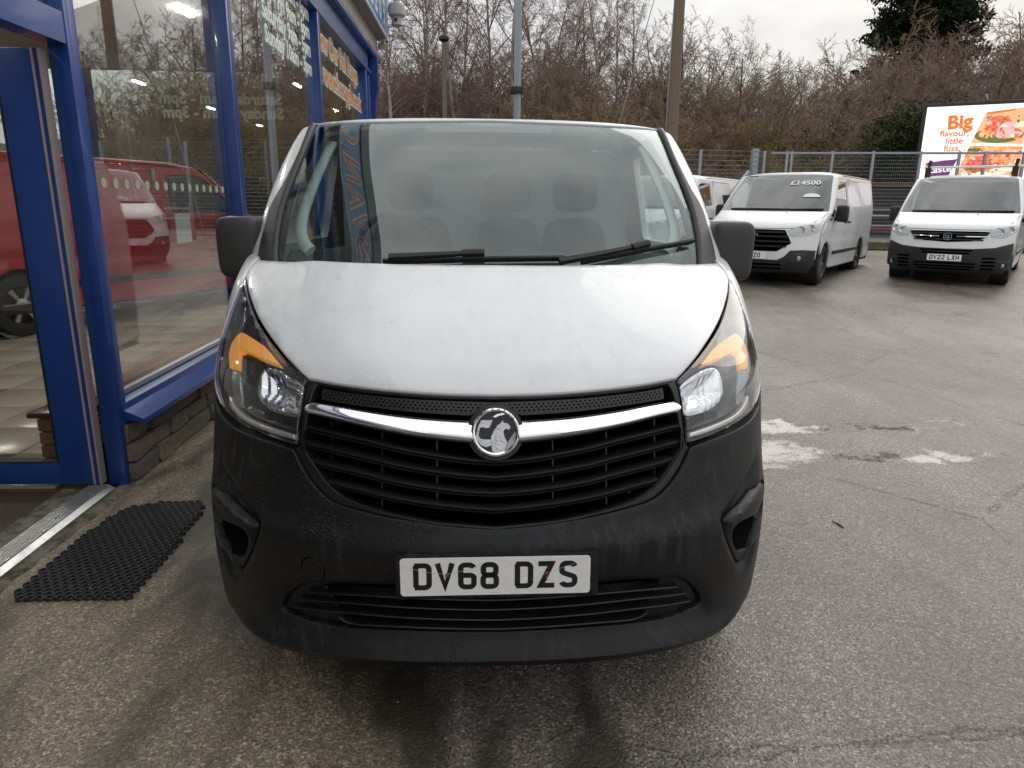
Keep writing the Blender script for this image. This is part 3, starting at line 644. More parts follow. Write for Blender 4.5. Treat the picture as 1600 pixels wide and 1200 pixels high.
# ---- head lamps
def lamp(sg):
    f = (lambda h: [(-abs(a), b) for a, b in h]) if sg < 0 else (lambda h: [(abs(a), b) for a, b in h][::-1])
    q = lambda px: LF.path(px, 4)
    lo = f(lamp_outline); A0 = np.array(lo)
    root = panel('headlight', LF, [(a, b) for a, b in lo], 'lamp_black', van, sp=0.022, off=lambda z: -0.010-0.048*sstep(pdist(z, A0)/0.05), rim=0.02, bev=0)
    tag(root, 'headlight with amber indicator panel and chrome reflector')
    panel('lens', LF, lo, 'lamp_lens', root, sp=0.02, off=lambda z: np.zeros(len(z)), rim=0.012, bev=0.004)
    n = len(lo); c = A0.mean(0)
    amb = q([(363.7, 521), (370, 516), (376, 516), (390, 524), (407.5, 535), (420, 548.7), (433, 563)])+q([(431, 564), (420, 560), (400, 553.7), (385, 547.5), (374, 544)])+q([(370, 545), (368.4, 549), (368, 557.5), (366.5, 571)])+q([(365, 574), (353, 573), (351.5, 560), (351.5, 549), (354.5, 535)])
    panel('indicator', LF, f(amb), 'amber_lens', root, sp=0.010, off=lambda z: np.full(len(z), -0.014), rim=0.02, bev=0.003)
    flu = q([(354, 576), (365.5, 577), (367, 600), (370.5, 633)])+q([(369, 637), (358, 622), (354, 610)])
    panel('side_reflector', LF, f(flu), 'reflector_fluted', root, sp=0.010, off=lambda z: np.full(len(z), -0.018), rim=0.02, bev=0.003)
    frm = q([(371.5, 549), (385, 551.5), (400, 557.5), (420, 564), (434, 568)])+q([(448, 572), (463, 586), (473, 597)])+q([(470, 616), (466, 640), (461.5, 668), (460, 676)])+q([(455, 675), (432.5, 668.5), (407.5, 659.5), (385, 649.5), (373, 641)])+q([(371, 630), (369.5, 600), (369, 575)])
    ref = q([(393, 612), (396, 590), (402, 575), (411, 568), (428, 571), (446, 580), (462, 592), (469, 602), (467.5, 620), (464, 640), (458, 651), (440, 649), (420, 643), (404, 633), (396, 622), (393.2, 613)])[:-1]
    F0, R0 = np.array(f(frm)), np.array(f(ref)); rc = R0.mean(0)
    panel('lamp_frame', LF, f(frm), 'lamp_bezel', root, holes=[f(ref)], sp=0.012, off=lambda z: -0.020-0.014*sstep(pdist(z, F0)/0.02), rim=0.03, bev=0.003)
    def paro(z):
        d = pdist(z, R0); r = np.hypot(z[:, 0]-rc[0], z[:, 1]-rc[1]); u = (z[:, 0]-rc[0])*(-sg)
        fac = np.where(u < 0.02, 0.004*np.abs(((z[:, 0]*70) % 2)-1), 0.003*np.abs(((z[:, 1]*55+u*20) % 2)-1))
        return -0.022-0.034*sstep(d/0.07)+fac*sstep(d/0.012)
    panel('reflector_bowl', LF, f(ref), 'reflector', root, sp=0.0065, off=paro, rim=0, bev=0, smooth=False)
    p = LF.P(*rc); nn = LF.Nrm(*rc)
    ob_ = MB().lathe([(0.0001, -0.078), (0.012, -0.076), (0.013, -0.052), (0.009, -0.045), (0.0001, -0.043)], 'y', (0, 0, 0), 16).obj('bulb', 'lamp_lens', root, True)
    ob_.location = tuple(p+nn*(-0.085)); ob_.rotation_euler = (0, 0, math.pi)
    drl = q([(353.7, 620), (357.5, 629), (370, 645), (385, 654.5), (407.5, 664.5), (432.5, 673), (456, 680)])+q([(456.5, 687.5), (438.7, 683), (407.5, 673), (382.5, 661.5), (363.7, 648), (353.7, 634)])
    panel('light_strip', LF, f(drl), 'drl_strip', root, sp=0.012, off=lambda z: np.full(len(z), -0.009), rim=0.02, bev=0.003)
    for k in range(13):
        t = k/12; px = (404+52*t, 644+20*t-6*math.sin(t*3)); a0 = LF.inv(*px); a1 = LF.inv(px[0], px[1]+13-5*abs(t-0.5))
        sweep('comb_rib', LF, [( sg*abs(a0[0]), a0[1]), (sg*abs(a1[0]), a1[1])], [(0, -.0016), (0, .0016), (-.012, .0016), (-.012, -.0016)], 'lamp_bezel', root, off=-0.022)
for sg in (-1, 1): lamp(sg)

# ---- front wings
bs_l = [(-abs(a), b) for a, b in bs]; tipi = int(np.argmin([abs(b-LF.inv(385, 430)[1])+abs(a-LF.inv(385, 430)[0]) for a, b in bs_l]))
wing = [(a-0.005, b) for a, b in bs_l[:tipi+1]]
O2 = [(-abs(a)-0.005, b) for a, b in LF.path(hl_out)]
wing += [q for q in O2 if q[1] < wing[-1][1]-0.004]+[(-abs(a)-0.006, b) for a, b in side[::-1][1:-1]]
wing += [(-abs(bt[0][0])-0.15, b_top+0.07), (-1.385, b_top+0.048), (-1.41, b_top+0.048), (-1.41, LF.B-0.004), (bs_l[0][0]-0.02, LF.B-0.004)]
for sg in (-1, 1):
    panel('front_wing', LF, wing if sg < 0 else mir(wing), 'white_paint', van, sp=0.025, rim=0.02, bev=0.004)

# ---- windscreen, pillar trims, pillars
def spath(px, n=5): return [(-abs(a), b) for a, b in LS.path(px, n)]
tr_out = spath([(488.5, 192.5), (469.5, 234.7), (446.5, 283.6), (426, 321), (415, 358), (407, 390), (404.5, 406)])
tr_in = spath([(495.5, 195), (477, 235), (462, 272), (444.5, 321), (436.5, 361), (434, 390), (434.5, 410)])
b_lo = LS.b_of_row(0.35)
gl_top = [(0, LS.b_of_row(5.55)), (-0.3, LS.b_of_row(5.54)), (-0.6, LS.b_of_row(5.50)), (-0.8, LS.b_of_row(5.44))]
gt = spath([(758, 189.5), (665, 190.3), (567, 192), (496.5, 195)]); gt[0] = (0, gt[0][1])
glass_half = gt+[(a+0.004, b) for a, b in tr_in[1:]]+[(tr_in[-1][0]+0.0, b_lo), (0, b_lo)]
ws = panel('windscreen', LS, both(glass_half), 'screen_glass', van, sp=0.04, rim=0, bev=0, off=lambda q: np.full(len(q), -0.004))
GA = np.array(both(glass_half))
fr_in = spath([(758, 204), (700, 203), (668, 201), (660, 193.5), (600, 194), (530, 197), (512, 203), (496, 225), (474, 270), (456, 320), (446, 370), (442, 395), (441, 409)])
fr_in[0] = (0, fr_in[0][1])
frit = both(gt+[(a+0.004, b) for a, b in tr_in[1:]]+[(tr_in[-1][0], b_lo), (fr_in[-1][0], b_lo)]+fr_in[::-1])
fh = gt+[(a+0.004, b) for a, b in tr_in[1:]]+[(tr_in[-1][0], b_lo), (fr_in[-1][0], b_lo)]+fr_in[::-1]
for sg in (-1, 1):
    panel('screen_border', LS, fh if sg < 0 else mir(fh), 'frit', ws, sp=0.03, rim=0, bev=0, off=lambda q: np.full(len(q), -0.0085))
trim = tr_out+[(tr_out[-1][0]-0.01, b_lo), (tr_in[-1][0], b_lo)]+tr_in[::-1]
TA = np.array(trim)
for sg in (-1, 1):
    panel('pillar_trim', LS, trim if sg < 0 else mir(trim), 'pillar_plastic', van, sp=0.012, rim=0.03, bev=0.004, off=lambda q: 0.004+0.010*sstep(pdist(np.stack([-np.abs(q[:, 0]), q[:, 1]], 1), TA)/0.018))
pil = [(a-0.003, b) for a, b in tr_out]+[(tr_out[-1][0]-0.012, b_lo+0.10), (-1.405, b_lo+0.12), (-1.41, LS.B-0.002), (tr_out[0][0]-0.01, LS.B-0.002)]
for sg in (-1, 1):
    panel('front_pillar', LS, pil if sg < 0 else mir(pil), 'white_paint', van, sp=0.02, rim=0.03, bev=0.004)
# roof front header in body colour above the glass
hdr = [(a, b+0.004) for a, b in gt]+[(tr_out[0][0]-0.012, LS.B-0.003), (0, LS.B-0.003)]
panel('roof_header', LS, both(hdr), 'white_paint', van, sp=0.03, rim=0.03, bev=0.005, off=lambda q: np.full(len(q), 0.004))

# ---- roof
ys = np.concatenate([np.linspace(0, 0.5, 12), np.linspace(0.6, 3.24, 16)]); xs = np.linspace(-1, 1, 81); V_ = []; F_ = []
for t in ys:
    for X in xs:
        k = 1-math.sqrt(max(1-abs(X)**2.9, 0)); yf = 1.66+0.22*k; x = 0.858*X
        z = 1.926+0.045*float(sstep(t/0.4))-0.03*abs(X)**3.5-0.038*abs(X)**8*float(sstep(t/0.3))-0.016*math.exp(-((abs(X)-0.86)/0.035)**2)*float(sstep(t/0.1))-0.05*float(sstep((t-2.9)/0.34))**2
        y = yf+t*(3.24-0.22*k)/3.24; V_.append((x, y, z))
nx = len(xs)
for i in range(len(ys)-1):
    for j in range(nx-1): F_.append((i*nx+j, i*nx+j+1, (i+1)*nx+j+1, (i+1)*nx+j))
roof = mk('roof', V_, F_, 'white_paint', van, True, 50)

# ---- body sides
class Side:
    def __init__(s, sg): s.sg = sg
    def P(s, a, b):
        a, b = np.asarray(a, float), np.asarray(b, float)
        x = 0.972-0.02*sstep((0.6-b)/0.35)-0.115*np.clip((b-1.32)/0.58, 0, 1)**1.15-0.012*np.exp(-((b-0.86)/0.06)**2)
        x = x-0.03*sstep((1.1-a)/0.3)*sstep((b-0.7)/0.2)*(b < 1.4)-0.02*sstep((a-4.7)/0.3)
        return np.stack([s.sg*x, a, b], -1)
    def Nrm(s, a, b):
        e = 1e-3; n = np.cross(s.P(a+e, b)-s.P(a-e, b), s.P(a, b+e)-s.P(a, b-e)); n = n/np.linalg.norm(n, axis=-1, keepdims=True)
        return n*np.sign(n[..., 0:1]*s.sg)
def archpts(cy, r, a0, a1, n=14): return [(cy+r*math.cos(R_(a0+(a1-a0)*k/n)), 0.335+r*math.sin(R_(a0+(a1-a0)*k/n))) for k in range(n+1)]
front_edge = [(1.86, 1.885), (1.74, 1.78), (1.61, 1.63), (1.48, 1.47), (1.35, 1.33), (1.27, 1.315), (1.13, 1.25), (1.03, 1.15), (0.95, 1.065), (0.89, 1.017), (0.84, 0.94), (0.80, 0.84)]
door_win = [(1.52, 1.37), (1.60, 1.50), (1.72, 1.66), (1.82, 1.77), (1.92, 1.81), (2.42, 1.815), (2.47, 1.79), (2.49, 1.40), (2.46, 1.365)]
for sg in (-1, 1):
    sd_ = Side(sg); fw_ = [q for q in archpts(0.933, 0.395, 118, -8)]; rw_ = archpts(4.03, 0.395, 188, -8)
    outl = front_edge+fw_+[(1.40, 0.27)]+[(3.62, 0.27)]+rw_+[(4.5, 0.30), (4.93, 0.32), (4.93, 1.86), (4.85, 1.885)]
    sp_ = panel('body_side', sd_, outl, 'white_paint', van, holes=[door_win], sp=0.06, rim=0.03, bev=0.006)
    panel('door_glass', sd_, door_win, 'side_glass', sp_, sp=0.1, rim=0, bev=0, off=lambda q: np.full(len(q), -0.012))
    hp = sd_.P(2.35, 1.16); MB().box((min(hp[0]-0.01, hp[0]+0.035*sg), 2.26, 1.14), (max(hp[0]+0.01, hp[0]+0.035*sg), 2.44, 1.18), 0.006).obj('door_handle', 'mirror_plastic', sp_, True)
    for wy in (0.933, 4.03):
        wx = 0.80*sg; wl = MB().lathe([(0.19, -0.10), (0.205, -0.108), (0.27, -0.112), (0.318, -0.10), (0.335, -0.07), (0.335, 0.07), (0.318, 0.10), (0.27, 0.112), (0.205, 0.108), (0.19, 0.10)], 'x', (0, 0, 0), 40, True).obj('wheel', 'tyre', van, True); wl.location = (wx, wy, 0.335)
        MB().lathe([(0.0001, 0.075*sg), (0.05, 0.085*sg), (0.06, 0.07*sg), (0.15, 0.055*sg), (0.19, 0.09*sg), (0.205, 0.104*sg), (0.20, -0.05*sg)], 'x', (0, 0, 0), 32).obj('rim', 'wheel_cover', wl, True)
        arch = MB(); arch.lathe([(0.40, -0.12), (0.40, 0.12)], 'x', (0, 0, 0), 24); ao = arch.obj('arch_liner', 'rubber_black', van); ao.location = (0.79*sg, wy, 0.345)
# floor pan, rear, bonnet underside, bulkhead
MB().box((-0.93, 1.36, 0.24), (0.93, 4.92, 0.34)).obj('floor_pan', 'rubber_black', van)
MB().box((-0.62, 0.25, 0.24), (0.62, 1.36, 0.30)).obj('undertray', 'rubber_black', van)
bk = MB(); bk.add([(-.945, 4.93, .3), (.945, 4.93, .3), (.945, 4.93, 1.30), (-.945, 4.93, 1.30), (-.845, 4.88, 1.87), (.845, 4.88, 1.87)], [(0, 1, 2, 3), (3, 2, 5, 4)]); bk.obj('rear_doors', 'white_paint', van)
MB().box((-0.90, 1.0, 0.9), (0.90, 1.03, 1.24)).obj('engine_bulkhead', 'black_void', van)
# ---- cabin
cabin = MB().box((-0.86, 2.62, 0.34), (0.86, 2.66, 1.86)).obj('cargo_bulkhead', 'cabin_grey', van)
V_ = []; F_ = []
for i, y in enumerate(np.linspace(0, 1, 8)):
    for X in np.linspace(-0.92, 0.92, 15):
        k = 1-math.sqrt(max(1-abs(X)**2.9, 0)); V_.append((0.84*X, 1.72+0.22*k+y*(0.92-0.22*k), 1.885-0.035*abs(X)**4))
for i in range(7):
    for j in range(14): F_.append((i*15+j, i*15+j+1, (i+1)*15+j+1, (i+1)*15+j))
mk('headlining', V_, F_, 'headlining', van, True)
# dashboard: a long moulded shelf that follows the glass
V_ = []; F_ = []; X_ = np.linspace(-1, 1, 25); prof = [(-0.02, 1.255), (0.12, 1.262), (0.35, 1.30), (0.50, 1.335), (0.58, 1.345), (0.63, 1.325), (0.65, 1.27), (0.62, 1.12), (0.60, 0.85)]
for X in X_:
    k = 1-math.sqrt(max(1-abs(X*0.96)**2.6, 0)); hood = 0.045*math.exp(-((X*0.86+0.42)/0.20)**2)
    for i, (dy, z) in enumerate(prof): y = 0.90+0.38*k*(1-min(1, i/5))+dy; V_.append((X*0.90, y, z+(hood*float(sstep((dy-0.3)/0.2)) if i < 7 else 0)))
n9 = len(prof)
for i in range(24):
    for j in range(n9-1): F_.append((i*n9+j, (i+1)*n9+j, (i+1)*n9+j+1, i*n9+j+1))
mk('dashboard', V_, F_, 'dash_plastic', van, True, 50)
def sbox(c, r, e=0.35, nu=28, nv=18):
    """rounded block (superellipsoid)"""
    sp = lambda x, p: math.copysign(abs(x)**p, x); V_ = []; F_ = []
    for i in range(nv+1):
        ph = -math.pi/2+math.pi*i/nv
        for j in range(nu):
            th = 2*math.pi*j/nu; V_.append((c[0]+r[0]*sp(math.cos(ph), e)*sp(math.cos(th), e), c[1]+r[1]*sp(math.cos(ph), e)*sp(math.sin(th), e), c[2]+r[2]*sp(math.sin(ph), e)))
    for i in range(nv):
        for j in range(nu): F_.append((i*nu+j, i*nu+(j+1) % nu, (i+1)*nu+(j+1) % nu, (i+1)*nu+j))
    return V_, F_
for hx, hz in ((-0.43, 0), (0.12, 0), (0.50, 0)):
    st_ = mk('seat_back', *sbox((hx, 2.36, 1.08), (0.235 if hx < 0 else 0.19, 0.075, 0.40), 0.45), 'seat_fabric', van, True); 
    mk('headrest', *sbox((hx, 2.36, 1.62), (0.125, 0.055, 0.105), 0.5), 'seat_fabric', st_, True)
    mk('seat_cushion', *sbox((hx, 2.06, 0.68), (0.225 if hx < 0 else 0.19, 0.28, 0.09), 0.45), 'seat_fabric', st_, True)
sw_ = MB(); R0 = 0.19
sw_.tube([(R0*math.cos(2*math.pi*k/32), R0*math.sin(2*math.pi*k/32), 0) for k in range(33)], 0.016, 8, False)
sw_.tube([(-R0, 0.02, 0), (0, 0, -0.03), (R0, 0.02, 0)], 0.018, 6); sw_.tube([(0, -R0, 0), (0, 0, -0.03)], 0.018, 6); sw_.box((-0.07, -0.05, -0.05), (0.07, 0.05, -0.005), 0.012); sw_.box((-0.03, -0.03, -0.30), (0.03, 0.03, -0.05))
so = sw_.obj('steering_wheel', 'dash_plastic', van, True); so.location = (-0.43, 1.72, 1.34); so.rotation_euler = (R_(-62), 0, 0); so.rotation_euler = (R_(62), 0, math.pi); so.rotation_euler = (R_(-58), 0, 0)
for sg in (-1, 1):   # pale inner pillar covers seen through the glass
    pth = spath([(510, 203), (491, 240), (471, 285), (458.5, 322), (456, 345), (461, 362), (472, 374)], 5)
    if sg > 0: pth = [(-a, b) for a, b in pth]
    sweep('pillar_cover', LS, pth, [(0.014*math.cos(k*math.pi/5), 0.026*math.sin(k*math.pi/5)) for k in range(10)], 'cabin_light', van, off=-0.07)
sweep('rear_view_shade', LS, [(a, LS.b_of_row(5.1)) for a in np.linspace(-0.25, 0.25, 9)], [(0, -.012), (0, .012), (-.01, .012), (-.01, -.012)], 'headlining', van, off=-0.04)
# ---- wipers
def wiper(pb, pa, pj):
    path = LS.path(pb, 8); wo = sweep('wiper', LS, path, [(0.0, -0.003), (0.004, -0.008), (0.016, -0.009), (0.024, -0.005), (0.024, 0.004), (0.016, 0.008), (0.004, 0.006), (0.0, 0.003)], 'rubber_black', van, off=0.004)
    ar = LS.path(pa, 8); sweep('wiper_arm', LS, ar, [(0.0, -0.009), (0.012, -0.007), (0.012, 0.007), (0.0, 0.009)], 'rubber_black', wo, off=0.026, scale=lambda t: 1.5-0.6*t)
    j = LS.path(pj, 4); sweep('wiper_joint', LS, j, [(0.0, -0.014), (0.022, -0.012), (0.026, 0.0), (0.022, 0.012), (0.0, 0.014)], 'rubber_black', wo, off=0.018)
wiper([(600, 413), (680, 411.5), (760, 409.5), (880, 408)], [(610, 412), (660, 409), (700, 406.5), (740, 403.5)], [(722, 405), (740, 404), (757, 404)])
wiper([(907, 414), (960, 404), (1010, 393.5), (1079, 380)], [(872, 418), (920, 409), (955, 401.5), (990, 393)], [(984, 395), (995, 391.5), (1009, 388.5)])
# ---- door mirrors
for sg, px in ((-1, (368, 383)), (1, (1143, 390))):
    c = at_y(*px, VY+1.33)-VAN0; c[0] = sg*1.045; c[2] = 1.366
    mr = thing('door_mirror', None, None, tuple(c)); mr.parent = van
    V_, F_ = sbox((0, 0, 0), (0.093, 0.072, 0.126), 0.38, 40, 30)
    V_ = [(x*(1.0+0.03*(z/0.13))*(1 if x*sg < 0 else 1.0), y+(0.02 if y > 0 else -0.012*(1-(x/0.11)**2)), z) for x, y, z in V_]
    V_ = [(x, y-0.004*math.exp(-((z+0.040)/0.006)**2)*-1, z) for x, y, z in V_]
    mk('mirror_housing', V_, F_, 'mirror_plastic', mr, True)
    MB().box((-0.085, 0.088, -0.125), (0.085, 0.094, 0.125), 0.002).obj('mirror_glass', 'chrome_plain', mr)
    a = MB(); a.tube([(-sg*0.03, 0.01, -0.10), (-sg*0.10, 0.02, -0.10), (-sg*0.19, 0.05, -0.09)], [0.035, 0.032, 0.04], 12); a.obj('mirror_arm', 'mirror_plastic', mr, True)
    MB().box((min(-sg*0.075, -sg*0.02), -0.085, -0.135), (max(-sg*0.075, -sg*0.02), -0.06, -0.095), 0.004).obj('mirror_flap', 'rubber_black', mr, True)
# ================================================================ ground
GZ = ([-60, 6.9, 8.5, 12.2, 14.8, 20, 30, 45, 70, 120], [0, 0, 0.05, 0.25, 0.35, 0.5, 0.62, 1.0, 2.0, 3.0])
def gz(y): return float(np.interp(y, *GZ))
XB = -2.01                                   # plane of the shop front
m = mat('tarmac', (0.1, 0.095, 0.09), 0.5)
P_ = objcoord(m, world=True)
big = noise(m, P_, 0.55, 6, 0.6, 0.4); mid = noise(m, P_, 3.2, 5, 0.6); fine = noise(m, P_, 150, 3, 0.65); grit = voro(m, P_, 95)
t, n_, l, b = nodes(m); sx = n_('ShaderNodeSeparateXYZ'); l(P_, sx.inputs[0])
# old concrete apron on the shop side, its broken edge wandering
edge = mth(m, 'ADD', sx.outputs[0], mth(m, 'MULTIPLY', mth(m, 'SUBTRACT', mid, 0.5), 0.10))
conc = ramp(m, mth(m, 'ADD', mth(m, 'MULTIPLY', edge, 1.0), 0.66), [(0.48, 1.0), (0.52, 0.0)])
agg = ramp(m, fine, [(0.30, (0.075, 0.065, 0.058)), (0.50, (0.238, 0.203, 0.178)), (0.68, (0.49, 0.425, 0.375))])
cco = ramp(m, fine, [(0.28, (0.10, 0.080, 0.056)), (0.50, (0.315, 0.255, 0.185)), (0.70, (0.60, 0.50, 0.375))])
col = mixc(m, conc, agg, cco)
vc = n_('ShaderNodeTexVoronoi'); vc.inputs['Scale'].default_value = 115; l(P_, vc.inputs['Vector']); vsep = n_('ShaderNodeSeparateColor'); l(vc.outputs['Color'], vsep.inputs[0])
stn = ramp(m, vsep.outputs[0], [(0.0, 0.45), (0.55, 0.95), (0.85, 1.15), (0.97, 1.9)])                 # single chippings, light and dark
mm_ = n_('ShaderNodeMix'); mm_.data_type = 'RGBA'; mm_.blend_type = 'MULTIPLY'; mm_.inputs[0].default_value = 1.0; l(col, mm_.inputs[6]); l(stn, mm_.inputs[7]); col = mm_.outputs[2]
# dark damp runs across the apron, slanting
mpd = n_('ShaderNodeMapping'); mpd.inputs['Rotation'].default_value = (0, 0, R_(-24)); mpd.inputs['Scale'].default_value = (1.0, 0.32, 1); l(P_, mpd.inputs[0])
damp = ramp(m, noise(m, mpd.outputs[0], 2.1, 4, 0.55, 0.3), [(0.44, 0.0), (0.58, 1.0)])
damp = mth(m, 'MULTIPLY', damp, ramp(m, mth(m, 'MULTIPLY', sx.outputs[0], 0.3), [(0.10, 1.0), (0.30, 0.25)]))
col = mixc(m, mth(m, 'MULTIPLY', damp, 0.90), col, (0.034, 0.029, 0.023))
col = mixc(m, ramp(m, big, [(0.40, 0.30), (0.60, 0.0)]), col, (0.055, 0.045, 0.030))
# a green-brown cast close to the slab joint, rusty blotches
col = mixc(m, ramp(m, noise(m, P_, 1.7, 4), [(0.60, 0.0), (0.72, 0.35)]), col, (0.085, 0.055, 0.030))
# cracks
ck = voro(m, P_, 0.42, 'DISTANCE_TO_EDGE'); wob = mth(m, 'ADD', ck, mth(m, 'MULTIPLY', mth(m, 'SUBTRACT', noise(m, P_, 5, 4, 0.7), 0.5), 0.06))
crk = ramp(m, mth(m, 'ABSOLUTE', wob), [(0.0, 1.0), (0.004, 0.0)])
col = mixc(m, mth(m, 'MULTIPLY', crk, 0.40), col, (0.03, 0.028, 0.016))
setin(m, 'Base Color', col)
# standing water: shallow hollows of the yard, wide film between the stones
wx_ = mth(m, 'ADD', sx.outputs[0], mth(m, 'MULTIPLY', mth(m, 'SUBTRACT', noise(m, P_, 1.6, 4, 0.6), 0.5), 1.5)); wy_ = mth(m, 'ADD', sx.outputs[1], mth(m, 'MULTIPLY', mth(m, 'SUBTRACT', noise(m, P_, 2.3, 5, 0.65), 0.5), 0.75))
def blob(cx, cy, rx, ry):
    dx = mth(m, 'DIVIDE', mth(m, 'SUBTRACT', wx_, cx), rx); dy = mth(m, 'DIVIDE', mth(m, 'SUBTRACT', wy_, cy), ry)
    return mth(m, 'ADD', mth(m, 'MULTIPLY', dx, dx), mth(m, 'MULTIPLY', dy, dy))
pud = None
for cx, cy, rx, ry in ((1.75, 4.24, 0.85, 0.40), (2.7, 4.16, 1.0, 0.17), (2.2, 4.75, 0.8, 0.16), (3.05, 4.66, 0.5, 0.10), (3.7, 4.9, 0.6, 0.08), (1.9, 5.8, 0.8, 0.30), (1.6, 7.4, 0.6, 0.3)):
    q = mth(m, 'SUBTRACT', 1.0, blob(cx, cy, rx, ry)); pud = q if pud is None else mth(m, 'MAXIMUM', pud, q)
pud = mth(m, 'ADD', pud, mth(m, 'MULTIPLY', mth(m, 'SUBTRACT', noise(m, P_, 7, 6, 0.7), 0.5), 2.8))
pud = mth(m, 'ADD', pud, mth(m, 'MULTIPLY', mth(m, 'SUBTRACT', fine, 0.5), 1.6))
water = ramp(m, pud, [(0.15, 0.0), (0.75, 1.0)])
film = ramp(m, mth(m, 'ADD', mth(m, 'MULTIPLY', big, 0.6), mth(m, 'MULTIPLY', mid, 0.4)), [(0.40, 0.24), (0.62, 0.46)])
film = mth(m, 'ADD', film, mth(m, 'MULTIPLY', conc, 0.12))
setin(m, 'Roughness', mth(m, 'MULTIPLY', film, mth(m, 'SUBTRACT', 1.0, mth(m, 'MULTIPLY', water, 0.93))))
h = mth(m, 'ADD', mth(m, 'MULTIPLY', fine, 0.55), mth(m, 'MULTIPLY', mth(m, 'SUBTRACT', 1.0, grit), 0.6))
h = mth(m, 'SUBTRACT', h, mth(m, 'MULTIPLY', crk, 0.8))
h = mth(m, 'MULTIPLY', h, mth(m, 'SUBTRACT', 1.0, water))
h = mth(m, 'ADD', h, mth(m, 'MULTIPLY', water, 0.75))
bump(m, h, 0.75, 0.006)
xs = [-120, -60, -30, -12, -2.06, -2.03, -1.5, -1, 0, 1, 2, 4, 8, 16, 30, 60, 120]; ys = sorted(set([-40, -20, -5, 0, 1, 2, 3, 4, 5, 6, 7.8, 10, 17, 25, 60, 120]+GZ[0][1:]))
V_ = [(x, y, (gz(y) if (x > -2.05 or y > 14.6 or y < -4) else -0.06)) for y in ys for x in xs]; nx = len(xs)
tag(mk('ground', V_, [(i*nx+j, i*nx+j+1, (i+1)*nx+j+1, (i+1)*nx+j) for i in range(len(ys)-1) for j in range(nx-1)], 'tarmac', None, True, 30), kind='structure')
# loose grit and leaf scraps near the shop
m = mat('grit', (0.30, 0.27, 0.23), 0.8)
gb_ = MB(); rg = random.Random(3)
for i in range(420):
    x, y = (rg.uniform(-2.0, -0.4), rg.uniform(0.6, 4.6)) if i < 260 else (rg.uniform(-1.9, 3.2), rg.uniform(0.7, 5.0))
    r = rg.choice([0.003, 0.003, 0.004, 0.006]); k = [(x+r*math.cos(a)*rg.uniform(.6, 1.2), y+r*math.sin(a)*rg.uniform(.6, 1.2), gz(y)+0.0005) for a in (0, 1.6, 3.1, 4.7)]
    gb_.add(k+[(x, y, gz(y)+r*0.8)], [(0, 1, 4), (1, 2, 4), (2, 3, 4), (3, 0, 4)])
tag(gb_.obj('grit', 'grit'), 'loose pale grit scattered over the concrete and tarmac', 'grit', kind='stuff')
m = mat('twig_dead', (0.05, 0.035, 0.025), 0.8)
p0 = at_ground(1300, 815); p1 = at_ground(1318, 826)
tag(MB().tube([tuple(p0+[0, 0, .004]), tuple((p0+p1)/2+[0.004, 0.003, .005]), tuple(p1+[0, 0, .004])], [0.002, 0.004, 0.003], 6).obj('fallen_twig', 'twig_dead'), 'short dark twig lying alone on the wet tarmac', 'twig')

# ================================================================ showroom
mat('frame_blue', (0.012, 0.065, 0.36), 0.30, coat=0.3)
m = MATS['frame_blue']; setin(m, 'Base Color', mixc(m, ramp(m, noise(m, objcoord(m, world=True), 7, 5, 0.7), [(0.35, 0), (0.7, 1)]), (0.009, 0.050, 0.225), (0.013, 0.062, 0.265)))
mat('gasket', (0.36, 0.29, 0.27), 0.7)
glass('shop_glass', (0.93, 0.95, 0.935), 1.5, 0.0, 1.75)
m = mat('aluminium', (0.62, 0.62, 0.61), 0.32, metal=0.9); setin(m, 'Roughness', ramp(m, noise(m, objcoord(m, world=True), 20, 5, 0.7), [(0.3, 0.25), (0.7, 0.5)]))
m = mat('stone', (0.2, 0.18, 0.16), 0.75)
P_ = objcoord(m, world=True)
t, n_, l, b = nodes(m); oi = n_('ShaderNodeObjectInfo')
sc_ = ramp(m, oi.outputs['Random'], [(0.0, (0.16, 0.15, 0.145)), (0.35, (0.23, 0.205, 0.18)), (0.6, (0.28, 0.225, 0.17)), (0.8, (0.20, 0.19, 0.185)), (1.0, (0.34, 0.21, 0.135))])
setin(m, 'Base Color', mixc(m, ramp(m, noise(m, P_, 26, 6, 0.7), [(0.40, 0.0), (0.75, 0.7)]), sc_, (0.08, 0.072, 0.065)))
bump(m, mth(m, 'ADD', noise(m, P_, 30, 6, 0.7), mth(m, 'MULTIPLY', noise(m, objcoord(m, (0.4, 0.4, 3), True), 40, 4), 0.7)), 0.8, 0.012)
mat('mortar', (0.035, 0.032, 0.030), 0.9)
m = mat('brick_red', (0.33, 0.12, 0.065), 0.75); P_ = objcoord(m, world=True); t, n_, l, b = nodes(m); oi = n_('ShaderNodeObjectInfo')
setin(m, 'Base Color', mixc(m, noise(m, P_, 40, 5, 0.7), ramp(m, oi.outputs['Random'], [(0, (0.26, 0.10, 0.06)), (1, (0.40, 0.17, 0.10))]), (0.20, 0.085, 0.05))); bump(m, noise(m, P_, 90, 4), 0.4, 0.005)
mat('brown_tile', (0.055, 0.022, 0.014), 0.25)
m = mat('floor_tile', (0.50, 0.45, 0.37), 0.22); t, n_, l, b = nodes(m); oi = n_('ShaderNodeObjectInfo'); P_ = objcoord(m, world=True)
setin(m, 'Base Color', mixc(m, noise(m, P_, 5, 5, 0.6), ramp(m, oi.outputs['Random'], [(0, (0.44, 0.39, 0.315)), (1, (0.55, 0.49, 0.40))]), (0.42, 0.37, 0.30)))
mat('grout', (0.10, 0.08, 0.06), 0.85)
m = mat('rubber_mat', (0.012, 0.0122, 0.014), 0.5)
